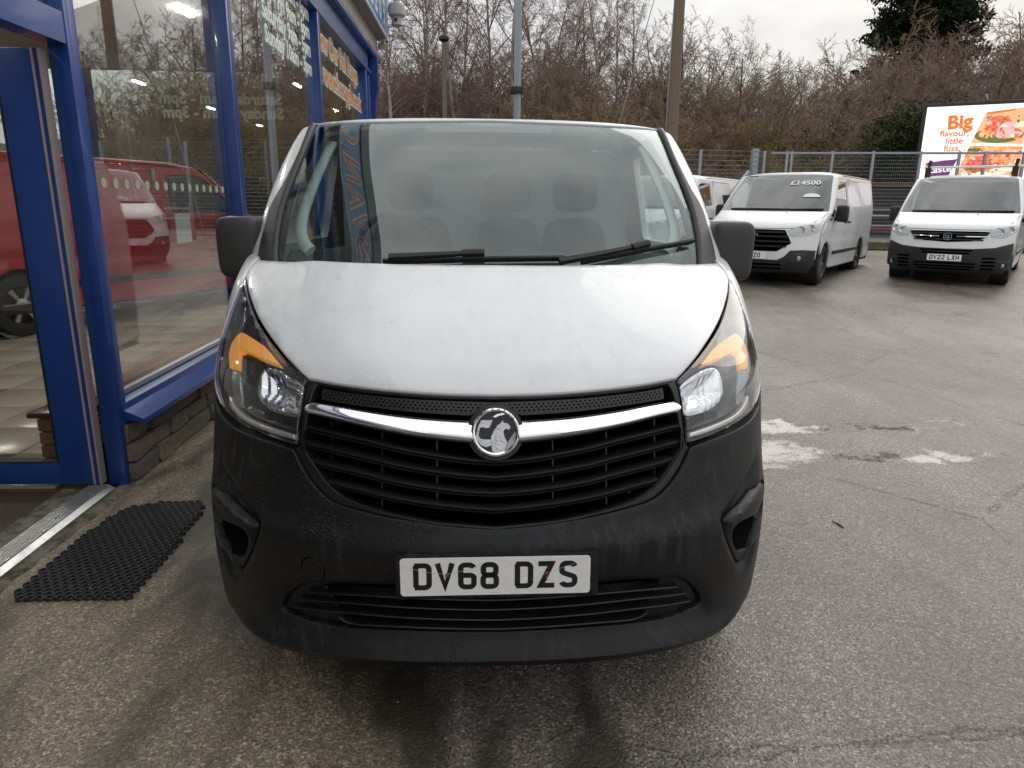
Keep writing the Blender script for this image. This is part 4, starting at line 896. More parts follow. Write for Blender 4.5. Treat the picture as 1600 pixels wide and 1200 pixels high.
mat('cladding_beige', (0.56, 0.52, 0.45), 0.45); mat('sign_under', (0.26, 0.25, 0.25), 0.5); mat('sign_white', (0.80, 0.82, 0.84), 0.3)
m = mat('sign_blue', (0.03, 0.16, 0.42), 0.3); mat('sign_orange', (0.62, 0.13, 0.055), 0.4)
mat('parapet_navy', (0.012, 0.018, 0.045), 0.4); mat('wall_cream', (0.60, 0.58, 0.53), 0.8); mat('ceiling_white', (0.40, 0.40, 0.39), 0.8)
mat('vinyl_white', (0.72, 0.82, 0.77), 0.45); mat('vinyl_orange', (0.72, 0.24, 0.05), 0.45); mat('vinyl_pale', (0.36, 0.40, 0.31), 0.6)
mat('lamp_panel', (0.9, 0.9, 0.88), 0.4, emit=(1, 0.97, 0.9), estr=150.0)
m = mat('door_soil', (0.05, 0.033, 0.024), 0.6); bump(m, noise(m, objcoord(m, world=True), 120, 3), 0.5, 0.004)
m = mat('kerb_stone', (0.16, 0.14, 0.115), 0.85); P_ = objcoord(m, world=True)
setin(m, 'Base Color', mixc(m, ramp(m, noise(m, P_, 11, 6, 0.7), [(0.42, 0), (0.6, 1)]), (0.20, 0.175, 0.145), (0.045, 0.048, 0.022))); bump(m, noise(m, P_, 45, 5, 0.7), 0.9, 0.015)

shop = thing('showroom', 'blue framed glass showroom with stone plinth beside the large white van', 'building', (XB, 3.75, 0))
S0 = np.array([XB, 3.75, 0.0])
def L3(p): return (p[0]-S0[0], p[1]-S0[1], p[2]-S0[2])
def sbx(name, a, b_, mt, parent=None, bev=0.0): return MB().box(L3(a), L3(b_), bev).obj(name, mt, parent or shop, bev > 0)
# plinth of rough stones
pl_ = sbx('plinth', (-2.30, 3.86, -0.05), (-1.985, 14.0, 0.345), 'mortar')
rs = random.Random(11); course = [(0.0, 0.118), (0.118, 0.225), (0.225, 0.345)]
def stone(y0, y1, z0, z1, dep, end=False):
    bm = bmesh.new(); bmesh.ops.create_cube(bm, size=1.0); bmesh.ops.subdivide_edges(bm, edges=list(bm.edges), cuts=2, use_grid_fill=True)
    for q in bm.verts:
        c = q.co.copy(); k = sum(abs(c[i]) > 0.49 for i in range(3)); sh = {1: 1.0, 2: 0.975, 3: 0.94}.get(k, 1.0)
        q.co = Vector(((c.x*sh)*0.16+rs.uniform(-.006, .010), (c.y*sh)*(y1-y0)+rs.uniform(-.004, .004), (c.z*sh)*(z1-z0)+rs.uniform(-.004, .004)))
    me = bpy.data.meshes.new('stone'); bm.to_mesh(me); bm.free(); me.polygons.foreach_set('use_smooth', [True]*len(me.polygons)); me.set_sharp_from_angle(angle=R_(40))
    o = link_mesh('stone', me, 'stone', pl_); o.location = L3((-2.045+dep, (y0+y1)/2, (z0+z1)/2))
for ci, (z0, z1) in enumerate(course):
    y = 3.80
    while y < 7.6:
        ln = rs.uniform(0.16, 0.46); g = 0.010
        if rs.random() < 0.28 and ln < 0.3: zz = (z0+z1)/2+rs.uniform(-.02, .02); stone(y, y+ln, z0+g/2, zz-g/2, rs.uniform(-.005, .02)); stone(y, y+ln, zz+g/2, z1-g/2, rs.uniform(-.005, .02))
        else: stone(y, y+ln, z0+g/2, z1-g/2, rs.uniform(-.005, .022))
        y += ln+g
# sill
def prism(name, prof, y0, y1, mt, parent=None, smooth=False):
    """x,z profile extruded along y"""
    n = len(prof); V_ = [L3((x, y0, z)) for x, z in prof]+[L3((x, y1, z)) for x, z in prof]
    F_ = [(i, (i+1) % n, (i+1) % n+n, i+n) for i in range(n)]+[tuple(range(n))[::-1], tuple(range(n, 2*n))]
    o = mk(name, V_, F_, mt, parent or shop, smooth); bm = bmesh.new(); bm.from_mesh(o.data); bmesh.ops.recalc_face_normals(bm, faces=bm.faces); bm.to_mesh(o.data); bm.free(); return o
prism('window_sill', [(-2.08, 0.47), (-1.985, 0.455), (-1.978, 0.42), (-1.875, 0.372), (-1.872, 0.345), (-1.884, 0.345), (-1.886, 0.36), (-2.08, 0.36)], 3.81, 13.6, 'frame_blue')
prism('sill_upstand', [(-2.075, 0.471), (-2.045, 0.471), (-2.045, 0.50), (-2.075, 0.50)], 3.85, 13.5, 'aluminium')
prism('inner_sill', [(-2.10, 0.40), (-2.33, 0.40), (-2.345, 0.385), (-2.345, 0.36), (-2.10, 0.36)], 3.99, 13.6, 'brown_tile')
# brick return under the inner sill
br_ = sbx('brick_pier', (-2.56, 4.00, -0.05), (-2.12, 4.14, 0.325), 'mortar')
for k in range(4):
    z0 = 0.004+k*0.080
    for j, (x0, x1) in enumerate(((-2.57, -2.36), (-2.35, -2.14)) if k % 2 == 0 else ((-2.57, -2.47), (-2.46, -2.25), (-2.24, -2.14))):
        sbx('brick', (x0, 3.985, z0), (x1, 4.12, z0+0.070), 'brick_red', br_, 0.004)
    for j in range(5):
        sbx('brick', (-2.580, 4.13+j*0.225+(0.1 if k % 2 else 0), z0), (-2.56, 4.345+j*0.225+(0.1 if k % 2 else 0), z0+0.070), 'brick_red', br_, 0.004)
sbx('pier_cap', (-2.61, 3.955, 0.328), (-2.12, 4.20, 0.362), 'brown_tile', br_, 0.014)
sbx('inner_dwarf_wall', (-2.56, 4.14, -0.05), (-2.34, 13.6, 0.358), 'brick_red')
# posts, headers, panes
for y0, y1 in ((6.05, 6.17), (9.38, 9.50), (13.10, 13.24)):
    q = sbx('window_post', (-2.10, y0, 0.46), (-1.965, y1, 3.86), 'frame_blue', None, 0.006)
    sbx('post_gasket', (-1.966, y0+0.045, 0.5), (-1.9635, y0+0.056, 3.8), 'rubber_black', q)
ep = sbx('entrance_post', (-2.085, 3.76, 0.0), (-1.985, 3.86, 3.86), 'frame_blue', None, 0.006)
sbx('header_beam', (-2.12, -3.0, 3.80), (-1.985, 13.7, 4.12), 'frame_blue')
sbx('header_lip', (-1.985, -3.0, 3.80), (-1.955, 13.7, 3.86), 'frame_blue')
prism('eaves_gutter', [(-2.05, 4.122), (-1.90, 4.122), (-1.885, 4.16), (-1.885, 4.225), (-1.90, 4.225), (-1.91, 4.17), (-2.05, 4.17)], -3.0, 14.5, 'frame_blue')
panes = []
for y0, y1 in ((3.87, 6.04), (6.18, 9.37), (9.51, 13.09)):
    o = sbx('window_pane', (-2.066, y0, 0.50), (-2.058, y1, 3.80), 'shop_glass'); panes.append(o)
sbx('corner_post', (-2.12, 13.55, 0.0), (-1.985, 13.72, 4.12), 'frame_blue', None, 0.006)
# corrugated strip and sign box
cb_ = MB(); n_r = 170
for i in range(n_r):
    y0 = -3.0+i*0.1025; cb_.add([L3((x, y, z)) for y, x in ((y0, -1.965), (y0+0.03, -1.965), (y0+0.045, -1.93), (y0+0.09, -1.93), (y0+0.1025, -1.965)) for z in (4.22, 4.62)], [(2*k, 2*k+2, 2*k+3, 2*k+1) for k in range(4)])
tag(cb_.obj('corrugated_cladding', 'cladding_beige', shop), None)
sg_ = sbx('sign_box', (-2.0, -3.0, 4.53), (-1.735, 14.5, 6.2), 'sign_under')
sbx('sign_face', (-1.735, -3.0, 4.55), (-1.722, 14.49, 5.70), 'sign_blue', sg_); sbx('sign_parapet', (-1.735, -3.0, 5.70), (-1.70, 14.49, 6.25), 'parapet_navy', sg_)
sbx('sign_trim', (-1.745, -3.0, 4.522), (-1.712, 14.51, 4.549), 'sign_white', sg_)
def wall_text(s, y, z, size, mt, x, parent, offset=0.0, mirror=False, name='lettering', ext=0.0, sx=1.0, align='LEFT'):
    """lettering on the shop front, read from the yard (x towards +y)"""
    me = text_mesh(s, size, offset, ext, align); o = link_mesh(name, me, mt, parent)
    o.matrix_local = Matrix(((0, 0, 1, x-S0[0]), (sx, 0, 0, y-S0[1]), (0, 1, 0, z-S0[2]), (0, 0, 0, 1))); return o
for s, y in (('2', 12.25), ('2', 12.75), ('0', 13.25), ('9', 13.75)): wall_text(s, y, 4.86, 0.62, 'sign_white', -1.719, sg_, 0.012)
SIGN_TXT = [('S', 2.88, .42), ('V', 3.24, .42), ('A', 3.62, .50), ('N', 4.18, .66), ('C', 5.05, .85)]
for s, y, k_ in SIGN_TXT:
    wall_text(s, y, 5.10, 1.15, 'sign_white', -1.7195, sg_, 0.055, align='CENTER', sx=k_); wall_text(s, y, 5.10, 1.15, 'sign_orange', -1.7175, sg_, 0.008, align='CENTER', sx=k_)
# lettering on the panes
for s, z, y in (('Monday 9am - 6pm', 3.73, 9.30), ('Tues - Fri 9am - 6pm', 3.53, 9.30), ('Saturday 9am - 5pm', 3.33, 9.31), ('Sunday 10am - 3pm', 3.12, 9.32)):
    wall_text(s, y, z, 0.225, 'vinyl_white', -2.050, panes[1], 0.0085, align='RIGHT', sx=1.08)
for s, z, y, c in (('View Our Full Range', 3.60, 9.62, 1), ('@ www.hccapgb.co.uk', 3.20, 9.56, 1)):
    wall_text(s, y, z, 0.37, 'vinyl_white', -2.052, panes[2], 0.026, sx=1.0); wall_text(s, y, z, 0.37, 'vinyl_orange', -2.049, panes[2], 0.006, sx=1.0)
dm = MB().lathe([(0.0001, 0), (0.028, 0)], 'x', (0, 0, 0), 16)
for i in range(16):
    o = mk('frosted_dot', dm.v, dm.f, 'vinyl_pale', panes[0]); o.location = L3((-2.0565, 3.94+i*0.130, 1.645))
sbx('notice_sheet', (-2.071, 4.97, 1.27), (-2.069, 5.22, 1.47), 'sign_white', panes[0])
# entrance: folded door leaf, threshold, header, transom
dl = thing('door_leaf', None, None, L3((-2.12, 3.70, 0.03))); dl.parent = shop
def dbx(name, a, b_, mt, bev=0.0): return MB().box(a, b_, bev).obj(name, mt, dl, bev > 0)
dbx('door_stile', (-0.185, 0, 0), (-0.012, 0.045, 2.22), 'frame_blue', 0.004); dbx('door_stile', (-1.05, 0, 0), (-0.90, 0.045, 2.22), 'frame_blue', 0.004)
dbx('door_rail', (-0.90, 0.002, 0.0), (-0.185, 0.043, 0.125), 'frame_blue', 0.004); dbx('door_rail', (-0.90, 0.002, 2.06), (-0.185, 0.043, 2.22), 'frame_blue', 0.004)
dbx('door_glass', (-0.90, 0.018, 0.125), (-0.185, 0.026, 2.06), 'shop_glass')
dbx('door_bead', (-0.90, 0.0, 0.125), (-0.185, 0.012, 0.133), 'rubber_black'); dbx('door_bead', (-0.195, -0.001, 0.133), (-0.1855, 0.012, 2.05), 'rubber_black')
dbx('door_gasket', (-0.012, -0.006, 0.0), (-0.001, 0.05, 2.22), 'gasket'); dbx('door_gasket', (0.020, -0.004, 0.0), (0.030, 0.05, 2.22), 'gasket'); dbx('door_edge', (-0.001, 0.0, 0.0), (0.020, 0.045, 2.22), 'frame_blue')
for k in range(2):
    o = mk('frosted_dot', [(z, 0, y) for x, y, z in dm.v] if False else [(y, 0, z) for x, y, z in dm.v], dm.f, 'vinyl_pale', dl); o.location = (-0.62+k*0.20, 0.015, 1.12)
sbx('door_header', (-2.10, -3.0, 2.28), (-1.99, 3.76, 2.42), 'frame_blue'); sbx('transom_pane', (-2.066, -3.0, 2.42), (-2.058, 3.76, 3.80), 'shop_glass')
th = prism('threshold_strip', [(-2.17, -0.02), (-2.17, 0.020), (-2.045, 0.030), (-2.02, 0.012), (-2.015, -0.02)], -3.0, 3.69, 'aluminium')
for k in range(7): prism('threshold_rib', [(-2.162+k*0.0165, 0.022+k*0.0013), (-2.158+k*0.0165, 0.0275+k*0.0013), (-2.151+k*0.0165, 0.0275+k*0.0013), (-2.149+k*0.0165, 0.022+k*0.0013)], -3.0, 3.688, 'aluminium', th)
rk = random.Random(5); V_ = []; F_ = []; nk = 90
for i in range(nk+1):
    y = -3.0+6.72*i/nk; w1 = rk.uniform(-.010, .010); V_ += [L3((-2.02, y, -0.02)), L3((-2.018, y, 0.010+rk.uniform(-.004, .003))), L3((-1.985+w1*.5, y, 0.012+rk.uniform(-.006, .004))), L3((-1.955+w1, y, 0.004+rk.uniform(-.004, .004))), L3((-1.93+w1, y, -0.02))]
for i in range(nk): F_ += [(5*i+k, 5*i+k+1, 5*i+k+6, 5*i+k+5) for k in range(4)]
mk('threshold_kerb', V_, F_, 'kerb_stone', shop, True)
# inside: matwell, tiles, walls, ceiling
sbx('matwell', (-10.4, -3.0, -0.055), (-2.17, 3.72, -0.02), 'door_soil'); sbx('mortar_edge', (-2.30, -3.0, -0.04), (-2.17, 3.69, 0.006), 'kerb_stone')
fl = tag(sbx('showroom_floor', (-10.4, 3.72, -0.05), (-2.17, 13.7, -0.004), 'grout'), None)
bm_ = MB().box((-0.2615, -0.2615, 0), (0.2615, 0.2615, 0.018), 0.003); tile_me = None
cand = []
for i in range(0, 20):
    for j in range(17):
        x, y = -2.62-0.53*j, 3.98+0.53*i
        if y > 13.4 or x < -10.2: continue
        px = proj((x, y, 0.02)); 
        if -60 < px[0] < 420 and 380 < px[1] < 800: cand.append((math.hypot(x, y), x, y))
for _, x, y in sorted(cand)[:260]:
    if tile_me is None: o = bm_.obj('tile', 'floor_tile', fl, True); tile_me = o.data
    else: o = bpy.data.objects.new('tile', tile_me); COL.objects.link(o); o.parent = fl
    o.location = L3((x, y, -0.004))
sbx('inner_wall', (-10.5, -3.0, -0.05), (-10.4, 13.7, 4.1), 'wall_cream'); sbx('inner_wall', (-10.4, -3.1, -0.05), (-2.0, -3.0, 4.12), 'wall_cream')
sbx('showroom_ceiling', (-10.5, -3.0, 4.06), (-2.13, 13.7, 4.12), 'ceiling_white'); sbx('flat_roof', (-10.6, -3.1, 4.13), (-2.0, 14.4, 4.5), 'sign_under')
for x, y in [(x_, y_) for x_ in (-4.0, -7.4) for y_ in (2.0, 6.4, 10.6)]: sbx('ceiling_light', (x-0.035, y-0.25, 4.03), (x+0.035, y+0.25, 4.059), 'lamp_panel')  # some of these strips are added to brighten the interior
m = bpy.data.materials.new('vinyl_inner'); m.use_nodes = True; MATS['vinyl_inner'] = m; t_ = m.node_tree; t_.nodes.clear()        # thin vinyl lets daylight through
o_ = t_.nodes.new('ShaderNodeOutputMaterial'); a_ = t_.nodes.new('ShaderNodeBsdfTranslucent'); d_ = t_.nodes.new('ShaderNodeBsdfDiffuse'); x_ = t_.nodes.new('ShaderNodeMixShader')
a_.inputs[0].default_value = (0.80, 0.86, 0.70, 1); d_.inputs[0].default_value = (0.75, 0.80, 0.66, 1); t_.links.new(a_.outputs[0], x_.inputs[1]); t_.links.new(d_.outputs[0], x_.inputs[2]); t_.links.new(x_.outputs[0], o_.inputs[0])
# glazed end wall with lettering on its outer face
sbx('end_wall_plinth', (-10.4, 13.56, -0.05), (-2.12, 13.72, 0.36), 'mortar'); ew = sbx('end_window', (-10.4, 13.62, 0.36), (-2.12, 13.63, 3.80), 'shop_glass'); sbx('end_header', (-10.5, 13.55, 3.80), (-2.12, 13.72, 4.06), 'sign_under')
for x in (-9.9, -6.95, -4.6): sbx('end_post', (x-0.05, 13.57, 0.36), (x+0.05, 13.70, 3.80), 'frame_blue')
def end_text(s, x, z, size, offset=0.01):
    o = link_mesh('lettering', text_mesh(s, size, offset, 0, 'LEFT'), 'vinyl_inner', ew); o.matrix_local = Matrix(((-1, 0, 0, x-S0[0]), (0, 0, 1, 13.636-S0[1]), (0, 1, 0, z-S0[2]), (0, 0, 0, 1)))
for s, z in (('Tues - Fri 9am - 6pm', 3.62), ('Saturday 9am - 5pm', 3.34), ('Sunday 10am - 3pm', 3.10)): end_text(s, -3.55, z, 0.27)
end_text('\u00a3199', -7.15, 3.50, 0.72, 0.03); end_text('PER WEEK', -7.2, 3.02, 0.40, 0.02); end_text('CONDITIONS APPLY', -8.6, 2.78, 0.10, 0.0)
# folded rubber strip on the tiles by the door
sbx('rubber_strip', (-3.1, 3.98, 0.016), (-2.60, 4.08, 0.05), 'rubber_mat')

# bracket post with a crank at the end of the eaves, cameras
bp = MB(); pts = [(-1.93, 13.9, 4.12), (-1.93, 13.9, 3.62), (-1.99, 13.9, 3.36), (-1.99, 13.9, 0.2)]
for (a, c) in zip(pts[:-1], pts[1:]):
    bp.add([L3((a[0]+dx, a[1]+dy, a[2])) for dx, dy in ((-.07, -.1), (.07, -.1), (.07, .1), (-.07, .1))]+[L3((c[0]+dx, c[1]+dy, c[2])) for dx, dy in ((-.07, -.1), (.07, -.1), (.07, .1), (-.07, .1))], [(0, 1, 5, 4), (1, 2, 6, 5), (2, 3, 7, 6), (3, 0, 4, 7)])
bp.obj('eaves_post', 'frame_blue', shop)
mat('camera_grey', (0.42, 0.41, 0.40), 0.6); mat('camera_white', (0.72, 0.72, 0.71), 0.4)
c = at_y(620, 22, 14.2)
dc = thing('dome_camera', 'weathered grey dome security camera hung beyond the end of the shop sign', 'camera', tuple(c))
MB().lathe([(0.0001, 0.28), (0.05, 0.28), (0.06, 0.20), (0.13, 0.16), (0.155, 0.10), (0.155, -0.02), (0.14, -0.04), (0.10, -0.05), (0.0001, -0.05)], 'z', (0, 0, 0), 28).obj('camera_hood', 'camera_grey', dc, True)
MB().lathe([(0.095, -0.04), (0.10, -0.08), (0.10, -0.17), (0.11, -0.19), (0.06, -0.21), (0.0001, -0.21)], 'z', (0, 0, 0), 24).obj('camera_body', 'camera_grey', dc, True)
MB().lathe([(0.0001, -0.115), (0.03, -0.112), (0.035, -0.09)], 'y', (-0.01, 0, -0.115), 16).obj('camera_lens', 'black_gloss', dc, True)
MB().tube([(0, 0, 0.26), (0, 0, 0.42), (-0.22, 0.0, 0.46), (-0.42, 0.0, 0.46)], 0.03, 10).obj('camera_arm', 'camera_grey', dc, True)
c = at_y(599, 70, 14.3)
bc_ = thing('bullet_camera', 'small white bullet security camera under the end of the shop sign', 'camera', tuple(c))
MB().box((-0.055, -0.14, -0.045), (0.055, 0.14, 0.045), 0.02).obj('camera_body', 'camera_white', bc_, True).rotation_euler = (R_(-12), 0, R_(35))
MB().lathe([(0.0001, -0.150), (0.03, -0.150), (0.036, -0.13)], 'y', (0.0, 0, 0), 14).obj('camera_lens', 'black_gloss', bc_, True).rotation_euler = (R_(-12), 0, R_(35))
MB().tube([(0, 0.05, 0.03), (-0.02, 0.08, 0.11), (-0.10, 0.08, 0.13)], 0.016, 8).obj('camera_arm', 'camera_white', bc_, True)

# ================================================================ rubber ring mat
mo = [at_ground(*q) for q in ((2, 940), (60, 946), (200, 944), (262, 878), (322, 800), (325, 785), (262, 783), (196, 793), (120, 842), (45, 905))]
mA = np.array([q[:2] for q in mo]); hs = []; dx_ = 0.038
for j in range(-10, 75):
    for i in range(-10, 75):
        x = -2.1+i*dx_+(dx_/2 if j % 2 else 0); y = 2.3+j*0.027
        q = np.array([[x, y]])
        if inside(q, mA)[0] and pdist(q, mA)[0] > 0.020: hs.append((x, y))
mb_ = MB()
for x, y in hs:                                   # each cell: an oval rubber ring
    V_ = []; K = 10
    for k in range(K):
        a = 2*math.pi*k/K
        for r, z in ((0.0215, 0.002), (0.0205, 0.012), (0.0175, 0.015), (0.0110, 0.013), (0.0095, 0.002)): V_.append((x+r*math.cos(a)*1.0, y+r*math.sin(a)*0.78, z+0.0015*math.sin(x*40+y*25)))
    mb_.add(V_, [(k*5+i, ((k+1) % K)*5+i, ((k+1) % K)*5+i+1, k*5+i+1) for k in range(K) for i in range(4)])
tag(mb_.obj('door_mat', 'rubber_mat', None, True), 'black rubber ring mat lying on the concrete by the shop threshold', 'mat')
# ================================================================ other vans
m = mat('red_paint', (0.42, 0.020, 0.024), 0.22, coat=0.8)
mat('black_trim', (0.015, 0.015, 0.016), 0.45); mat('dark_glass', (0.010, 0.013, 0.014), 0.03, spec=0.9)
glass('van_glass', (0.62, 0.70, 0.69), 1.55, 0.0, 2.2)
mat('lamp_clear', (0.42, 0.43, 0.45), 0.18, metal=0.55); mat('grey_metal', (0.34, 0.36, 0.39), 0.45, metal=0.6); mat('badge_dark', (0.05, 0.06, 0.09), 0.25, metal=0.5)
glass('lamp_cover', (0.85, 0.87, 0.88), 1.45, 0.0, 1.2)
GF = [(0.16, .20, .90, .45, 0, 2.8), (0.05, .26, .95, .48, 0, 2.8), (0.0, .42, .97, .50, 0, 2.7), (0.0, .58, .98, .52, 0, 2.6), (0.03, .75, .98, .52, 0, 2.6), (0.07, .92, .98, .52, 0, 2.6), (0.13, 1.01, .98, .50, .01, 2.7), (0.32, 1.10, .98, .44, .03, 2.8), (0.56, 1.18, .98, .37, .03, 2.9), (0.80, 1.24, .98, .32, 0, 3.0)]
GS = [(0.72, 1.17, .995, .36, 0, 2.6), (0.82, 1.245, .985, .34, 0, 2.6), (1.05, 1.43, .955, .29, 0, 2.7), (1.35, 1.66, .905, .23, 0, 2.8), (1.60, 1.845, .865, .19, .01, 2.9), (1.68, 1.895, .855, .18, .03, 2.9)]
class VLoft(Loft):
    def __init__(s, rows):
        super().__init__(rows, False); r = interp_rows(rows, s.ss); s.zz = r[:, 1]; s.ww = r[:, 2]
    def at(s, x, z):
        """front view metres -> surface parameters"""
        b = float(np.interp(z, s.zz, s.arc)); w_ = float(np.interp(b, s.arc, s.ww)); return (s.AS*math.asin(max(-.999, min(.999, x/w_))), b)
    def poly(s, pts): return [s.at(*q) for q in pts]
VF, VS = VLoft(GF), VLoft(GS)
def dens(p, n=6):
    o = []
    for i in range(len(p)):
        a, c = p[i], p[(i+1) % len(p)]; o += [(a[0]+(c[0]-a[0])*k/n, a[1]+(c[1]-a[1])*k/n) for k in range(n)]
    return o
def mirp(p): return [(-x, z) for x, z in p][::-1]
def symp(p): return p+[(-x, z) for x, z in p[::-1] if abs(x) > 1e-6]
class VSide(Side):
    def P(s, a, b):
        a, b = np.asarray(a, float), np.asarray(b, float)
        x = 0.975-0.02*sstep((0.6-b)/0.35)-0.120*np.clip((b-1.25)/0.63, 0, 1)**1.15-0.014*np.exp(-((b-0.80)/0.05)**2)-0.010*np.exp(-((b-1.12)/0.03)**2)-0.02*sstep((a-s.Ln+0.3)/0.3)
        return np.stack([s.sg*x, a, b], -1)
def put(o, parent): o.parent = parent; return o
def build_van(name, label, loc, rz, paint, style, Ln=4.97, wb=2.93, plate=None, group=None, fy=0.99):
    v = thing(name, label, 'van', loc, rz, group); off = lambda d: (lambda q: np.full(len(q), d))
    # front skin, bonnet
    z_b = 0.21
    skin = symp([(0, z_b), (0.45, z_b), (0.84, z_b+0.01)]+[(0.955, 0.45), (0.972, 0.72), (0.975, 0.95), (0.975, 1.10), (0.972, 1.235), (0.5, 1.236), (0, 1.236)])
    pts = [VF.at(x, z) for x, z in dens([q for q in skin], 4)]
    panel('front_skin', VF, pts, paint, v, sp=0.05, rim=0.02, bev=0.004)
    if style == 'hex':       # six-sided grille, white upper bumper, dark lower bumper
        bl = symp([(0, 0.215), (0.5, 0.215), (0.86, 0.225), (0.945, 0.36), (0.95, 0.60), (0.80, 0.61), (0.62, 0.60), (0.54, 0.50), (0.44, 0.44), (0, 0.44)])
        gr_ = symp([(0, 0.58), (0.42, 0.58), (0.62, 0.72), (0.50, 0.93), (0, 0.935)])
        hl = [(0.53, 0.915), (0.62, 0.815), (0.84, 0.84), (0.955, 0.90), (0.955, 1.12), (0.86, 1.06), (0.68, 0.985)]
        bars = [0.66, 0.74, 0.82, 0.89]; bz_ = 0.84; fog = (0.74, 0.47, 0.06); pz = 0.505
    else:                    # slim grille with chrome bar, deep black bumper
        bl = symp([(0, 0.205), (0.5, 0.205), (0.86, 0.22), (0.945, 0.36), (0.955, 0.62), (0.945, 0.74), (0.70, 0.66), (0.4, 0.635), (0, 0.63)])
        gr_ = symp([(0, 0.74), (0.36, 0.76), (0.54, 0.82), (0.60, 0.91), (0.56, 0.925), (0, 0.925)])
        hl = [(0.58, 0.93), (0.63, 0.83), (0.80, 0.82), (0.95, 0.92), (0.955, 1.05), (0.90, 1.065), (0.72, 0.985)]
        bars = [0.785, 0.885]; bz_ = 0.835; fog = (0.84, 0.36, 0.05); pz = 0.475
    panel('bumper', VF, VF.poly(dens(bl, 4)), 'black_trim', v, sp=0.05, off=off(0.008), rim=0.012, bev=0.004)
    g = panel('grille', VF, VF.poly(dens(gr_, 4)), 'black_void', v, sp=0.05, off=off(0.006), rim=0.008, bev=0)
    gxa = np.array(dens(gr_, 4))
    for z in bars:
        hw = max(abs(x) for x, zz in gxa if abs(zz-z) < 0.05)-0.02; chrome_ = style != 'hex' and False
        sweep('grille_bar', VF, [VF.at(x, z) for x in np.linspace(-hw, hw, 17)], [(0, -.014), (.012, -.012), (.014, .006), (0, .014)], 'black_trim', g, off=0.007)
    if style != 'hex':
        for sg in (-1, 1): sweep('chrome_bar', VF, [VF.at(sg*x, 0.835+0.01*x) for x in np.linspace(0.13, 0.57, 9)], [(0, -.014), (.014, -.010), (.016, .008), (0, .014)], 'chrome_plain', g, off=0.008)
        for z, hw in ((0.60, 0.40), (0.555, 0.36), (0.33, 0.46), (0.38, 0.47), (0.285, 0.42)):
            sweep('intake_slot', VF, [VF.at(x, z) for x in np.linspace(-hw, hw, 13)], [(0, -.014), (.001, -.014), (.001, .014), (0, .014)], 'black_void', v, off=0.009)
        for sg in (-1, 1):
            for z in (0.30, 0.36, 0.42, 0.48): sweep('intake_slot', VF, [VF.at(sg*x, z) for x in np.linspace(0.55, 0.74, 5)], [(0, -.016), (.001, -.016), (.001, .016), (0, .016)], 'black_void', v, off=0.009)
    else:
        for z, hw in ((0.30, 0.50), (0.36, 0.50)): sweep('intake_slot', VF, [VF.at(x, z) for x in np.linspace(-hw, hw, 13)], [(0, -.018), (.001, -.018), (.001, .018), (0, .018)], 'black_void', v, off=0.009)
    bp_ = VF.P(0, VF.at(0, bz_)[1]); be_ = bpy.data.objects.new('badge', None); COL.objects.link(be_); be_.parent = v; be_.location = (0, bp_[1]-0.022, bp_[2]); be_.rotation_euler = (R_(84), 0, 0)
    if style == 'hex':
        sc_ = [(0.085*math.cos(k*math.pi/14), 0.036*math.sin(k*math.pi/14)) for k in range(28)]; plate_shape('badge_rim', sc_, -0.02, 0.0, 'chrome_plain', be_); plate_shape('badge_field', [(x*.88, y*.84) for x, y in sc_], 0.0, 0.002, 'badge_dark', be_)
        mk('badge_script', *strokes([[(-55, -2), (-35, 8), (-20, -10), (0, 8), (18, -8), (35, 8), (55, 0)]], 6), 'chrome_plain', be_).location = (0, 0, 0.004)
    else:
        MB().lathe([(0.052, 0.0), (0.056, 0.008), (0.066, 0.008), (0.070, -0.02)], 'z', seg=28).obj('badge_rim', 'chrome_plain', be_, True); MB().lathe([(0.055, 0.001), (0.0001, 0.001)], 'z', seg=24).obj('badge_field', 'black_gloss', be_)
        plate_shape('badge_creature', [(x*.75, y*.75) for x, y in bpx([(855, 385), (930, 440), (905, 480), (868, 490), (903, 610), (862, 722), (760, 715), (738, 580), (790, 462)])], 0.001, 0.005, 'chrome_plain', be_)
        plate_shape('badge_flag', [(x*.75, y*.75) for x, y in bpx([(640, 385), (755, 382), (722, 460), (622, 462), (620, 570), (735, 582), (740, 640), (640, 640), (575, 572)])], 0.001, 0.005, 'chrome_plain', be_)
    for sg in (-1, 1):
        h_ = hl if sg > 0 else mirp(hl); HA = np.array(VF.poly(dens(h_, 5)))
        o = panel('headlight', VF, VF.poly(dens(h_, 5)), 'lamp_clear', v, sp=0.03, off=lambda q, HA=HA: 0.002-0.03*sstep(pdist(q, HA)/0.03), rim=0.01, bev=0)
        panel('lens', VF, VF.poly(dens(h_, 5)), 'lamp_cover', o, sp=0.04, off=off(0.006), rim=0.008, bev=0.003)
        hx = [q for q in h_]; cx = sum(q[0] for q in hx)/len(hx); cz = sum(q[1] for q in hx)/len(hx)
        for k, (fx, fz, r_) in enumerate(((cx-sg*0.04, cz-0.012, 0.05), (cx+sg*0.085, cz+0.02, 0.055))):
            p_ = VF.P(*VF.at(fx, fz)); MB().lathe([(r_, -0.012), (r_*.85, -0.010), (r_*.3, 0.006), (0.0001, 0.006)], 'y', (p_[0], p_[1]+0.004, p_[2]), 20).obj('reflector_bowl', 'chrome_plain', o, True)
        if style != 'hex': sweep('light_strip', VF, [VF.at(sg*x, 0.86+0.10*((x-0.62)/0.30)**1.3) for x in np.linspace(0.63, 0.92, 8)], [(0, -.008), (.006, 0), (0, .008)], 'drl_strip', o, off=0.0)
        fx, fz, fr_ = fog; fc = VF.P(*VF.at(sg*fx, fz))
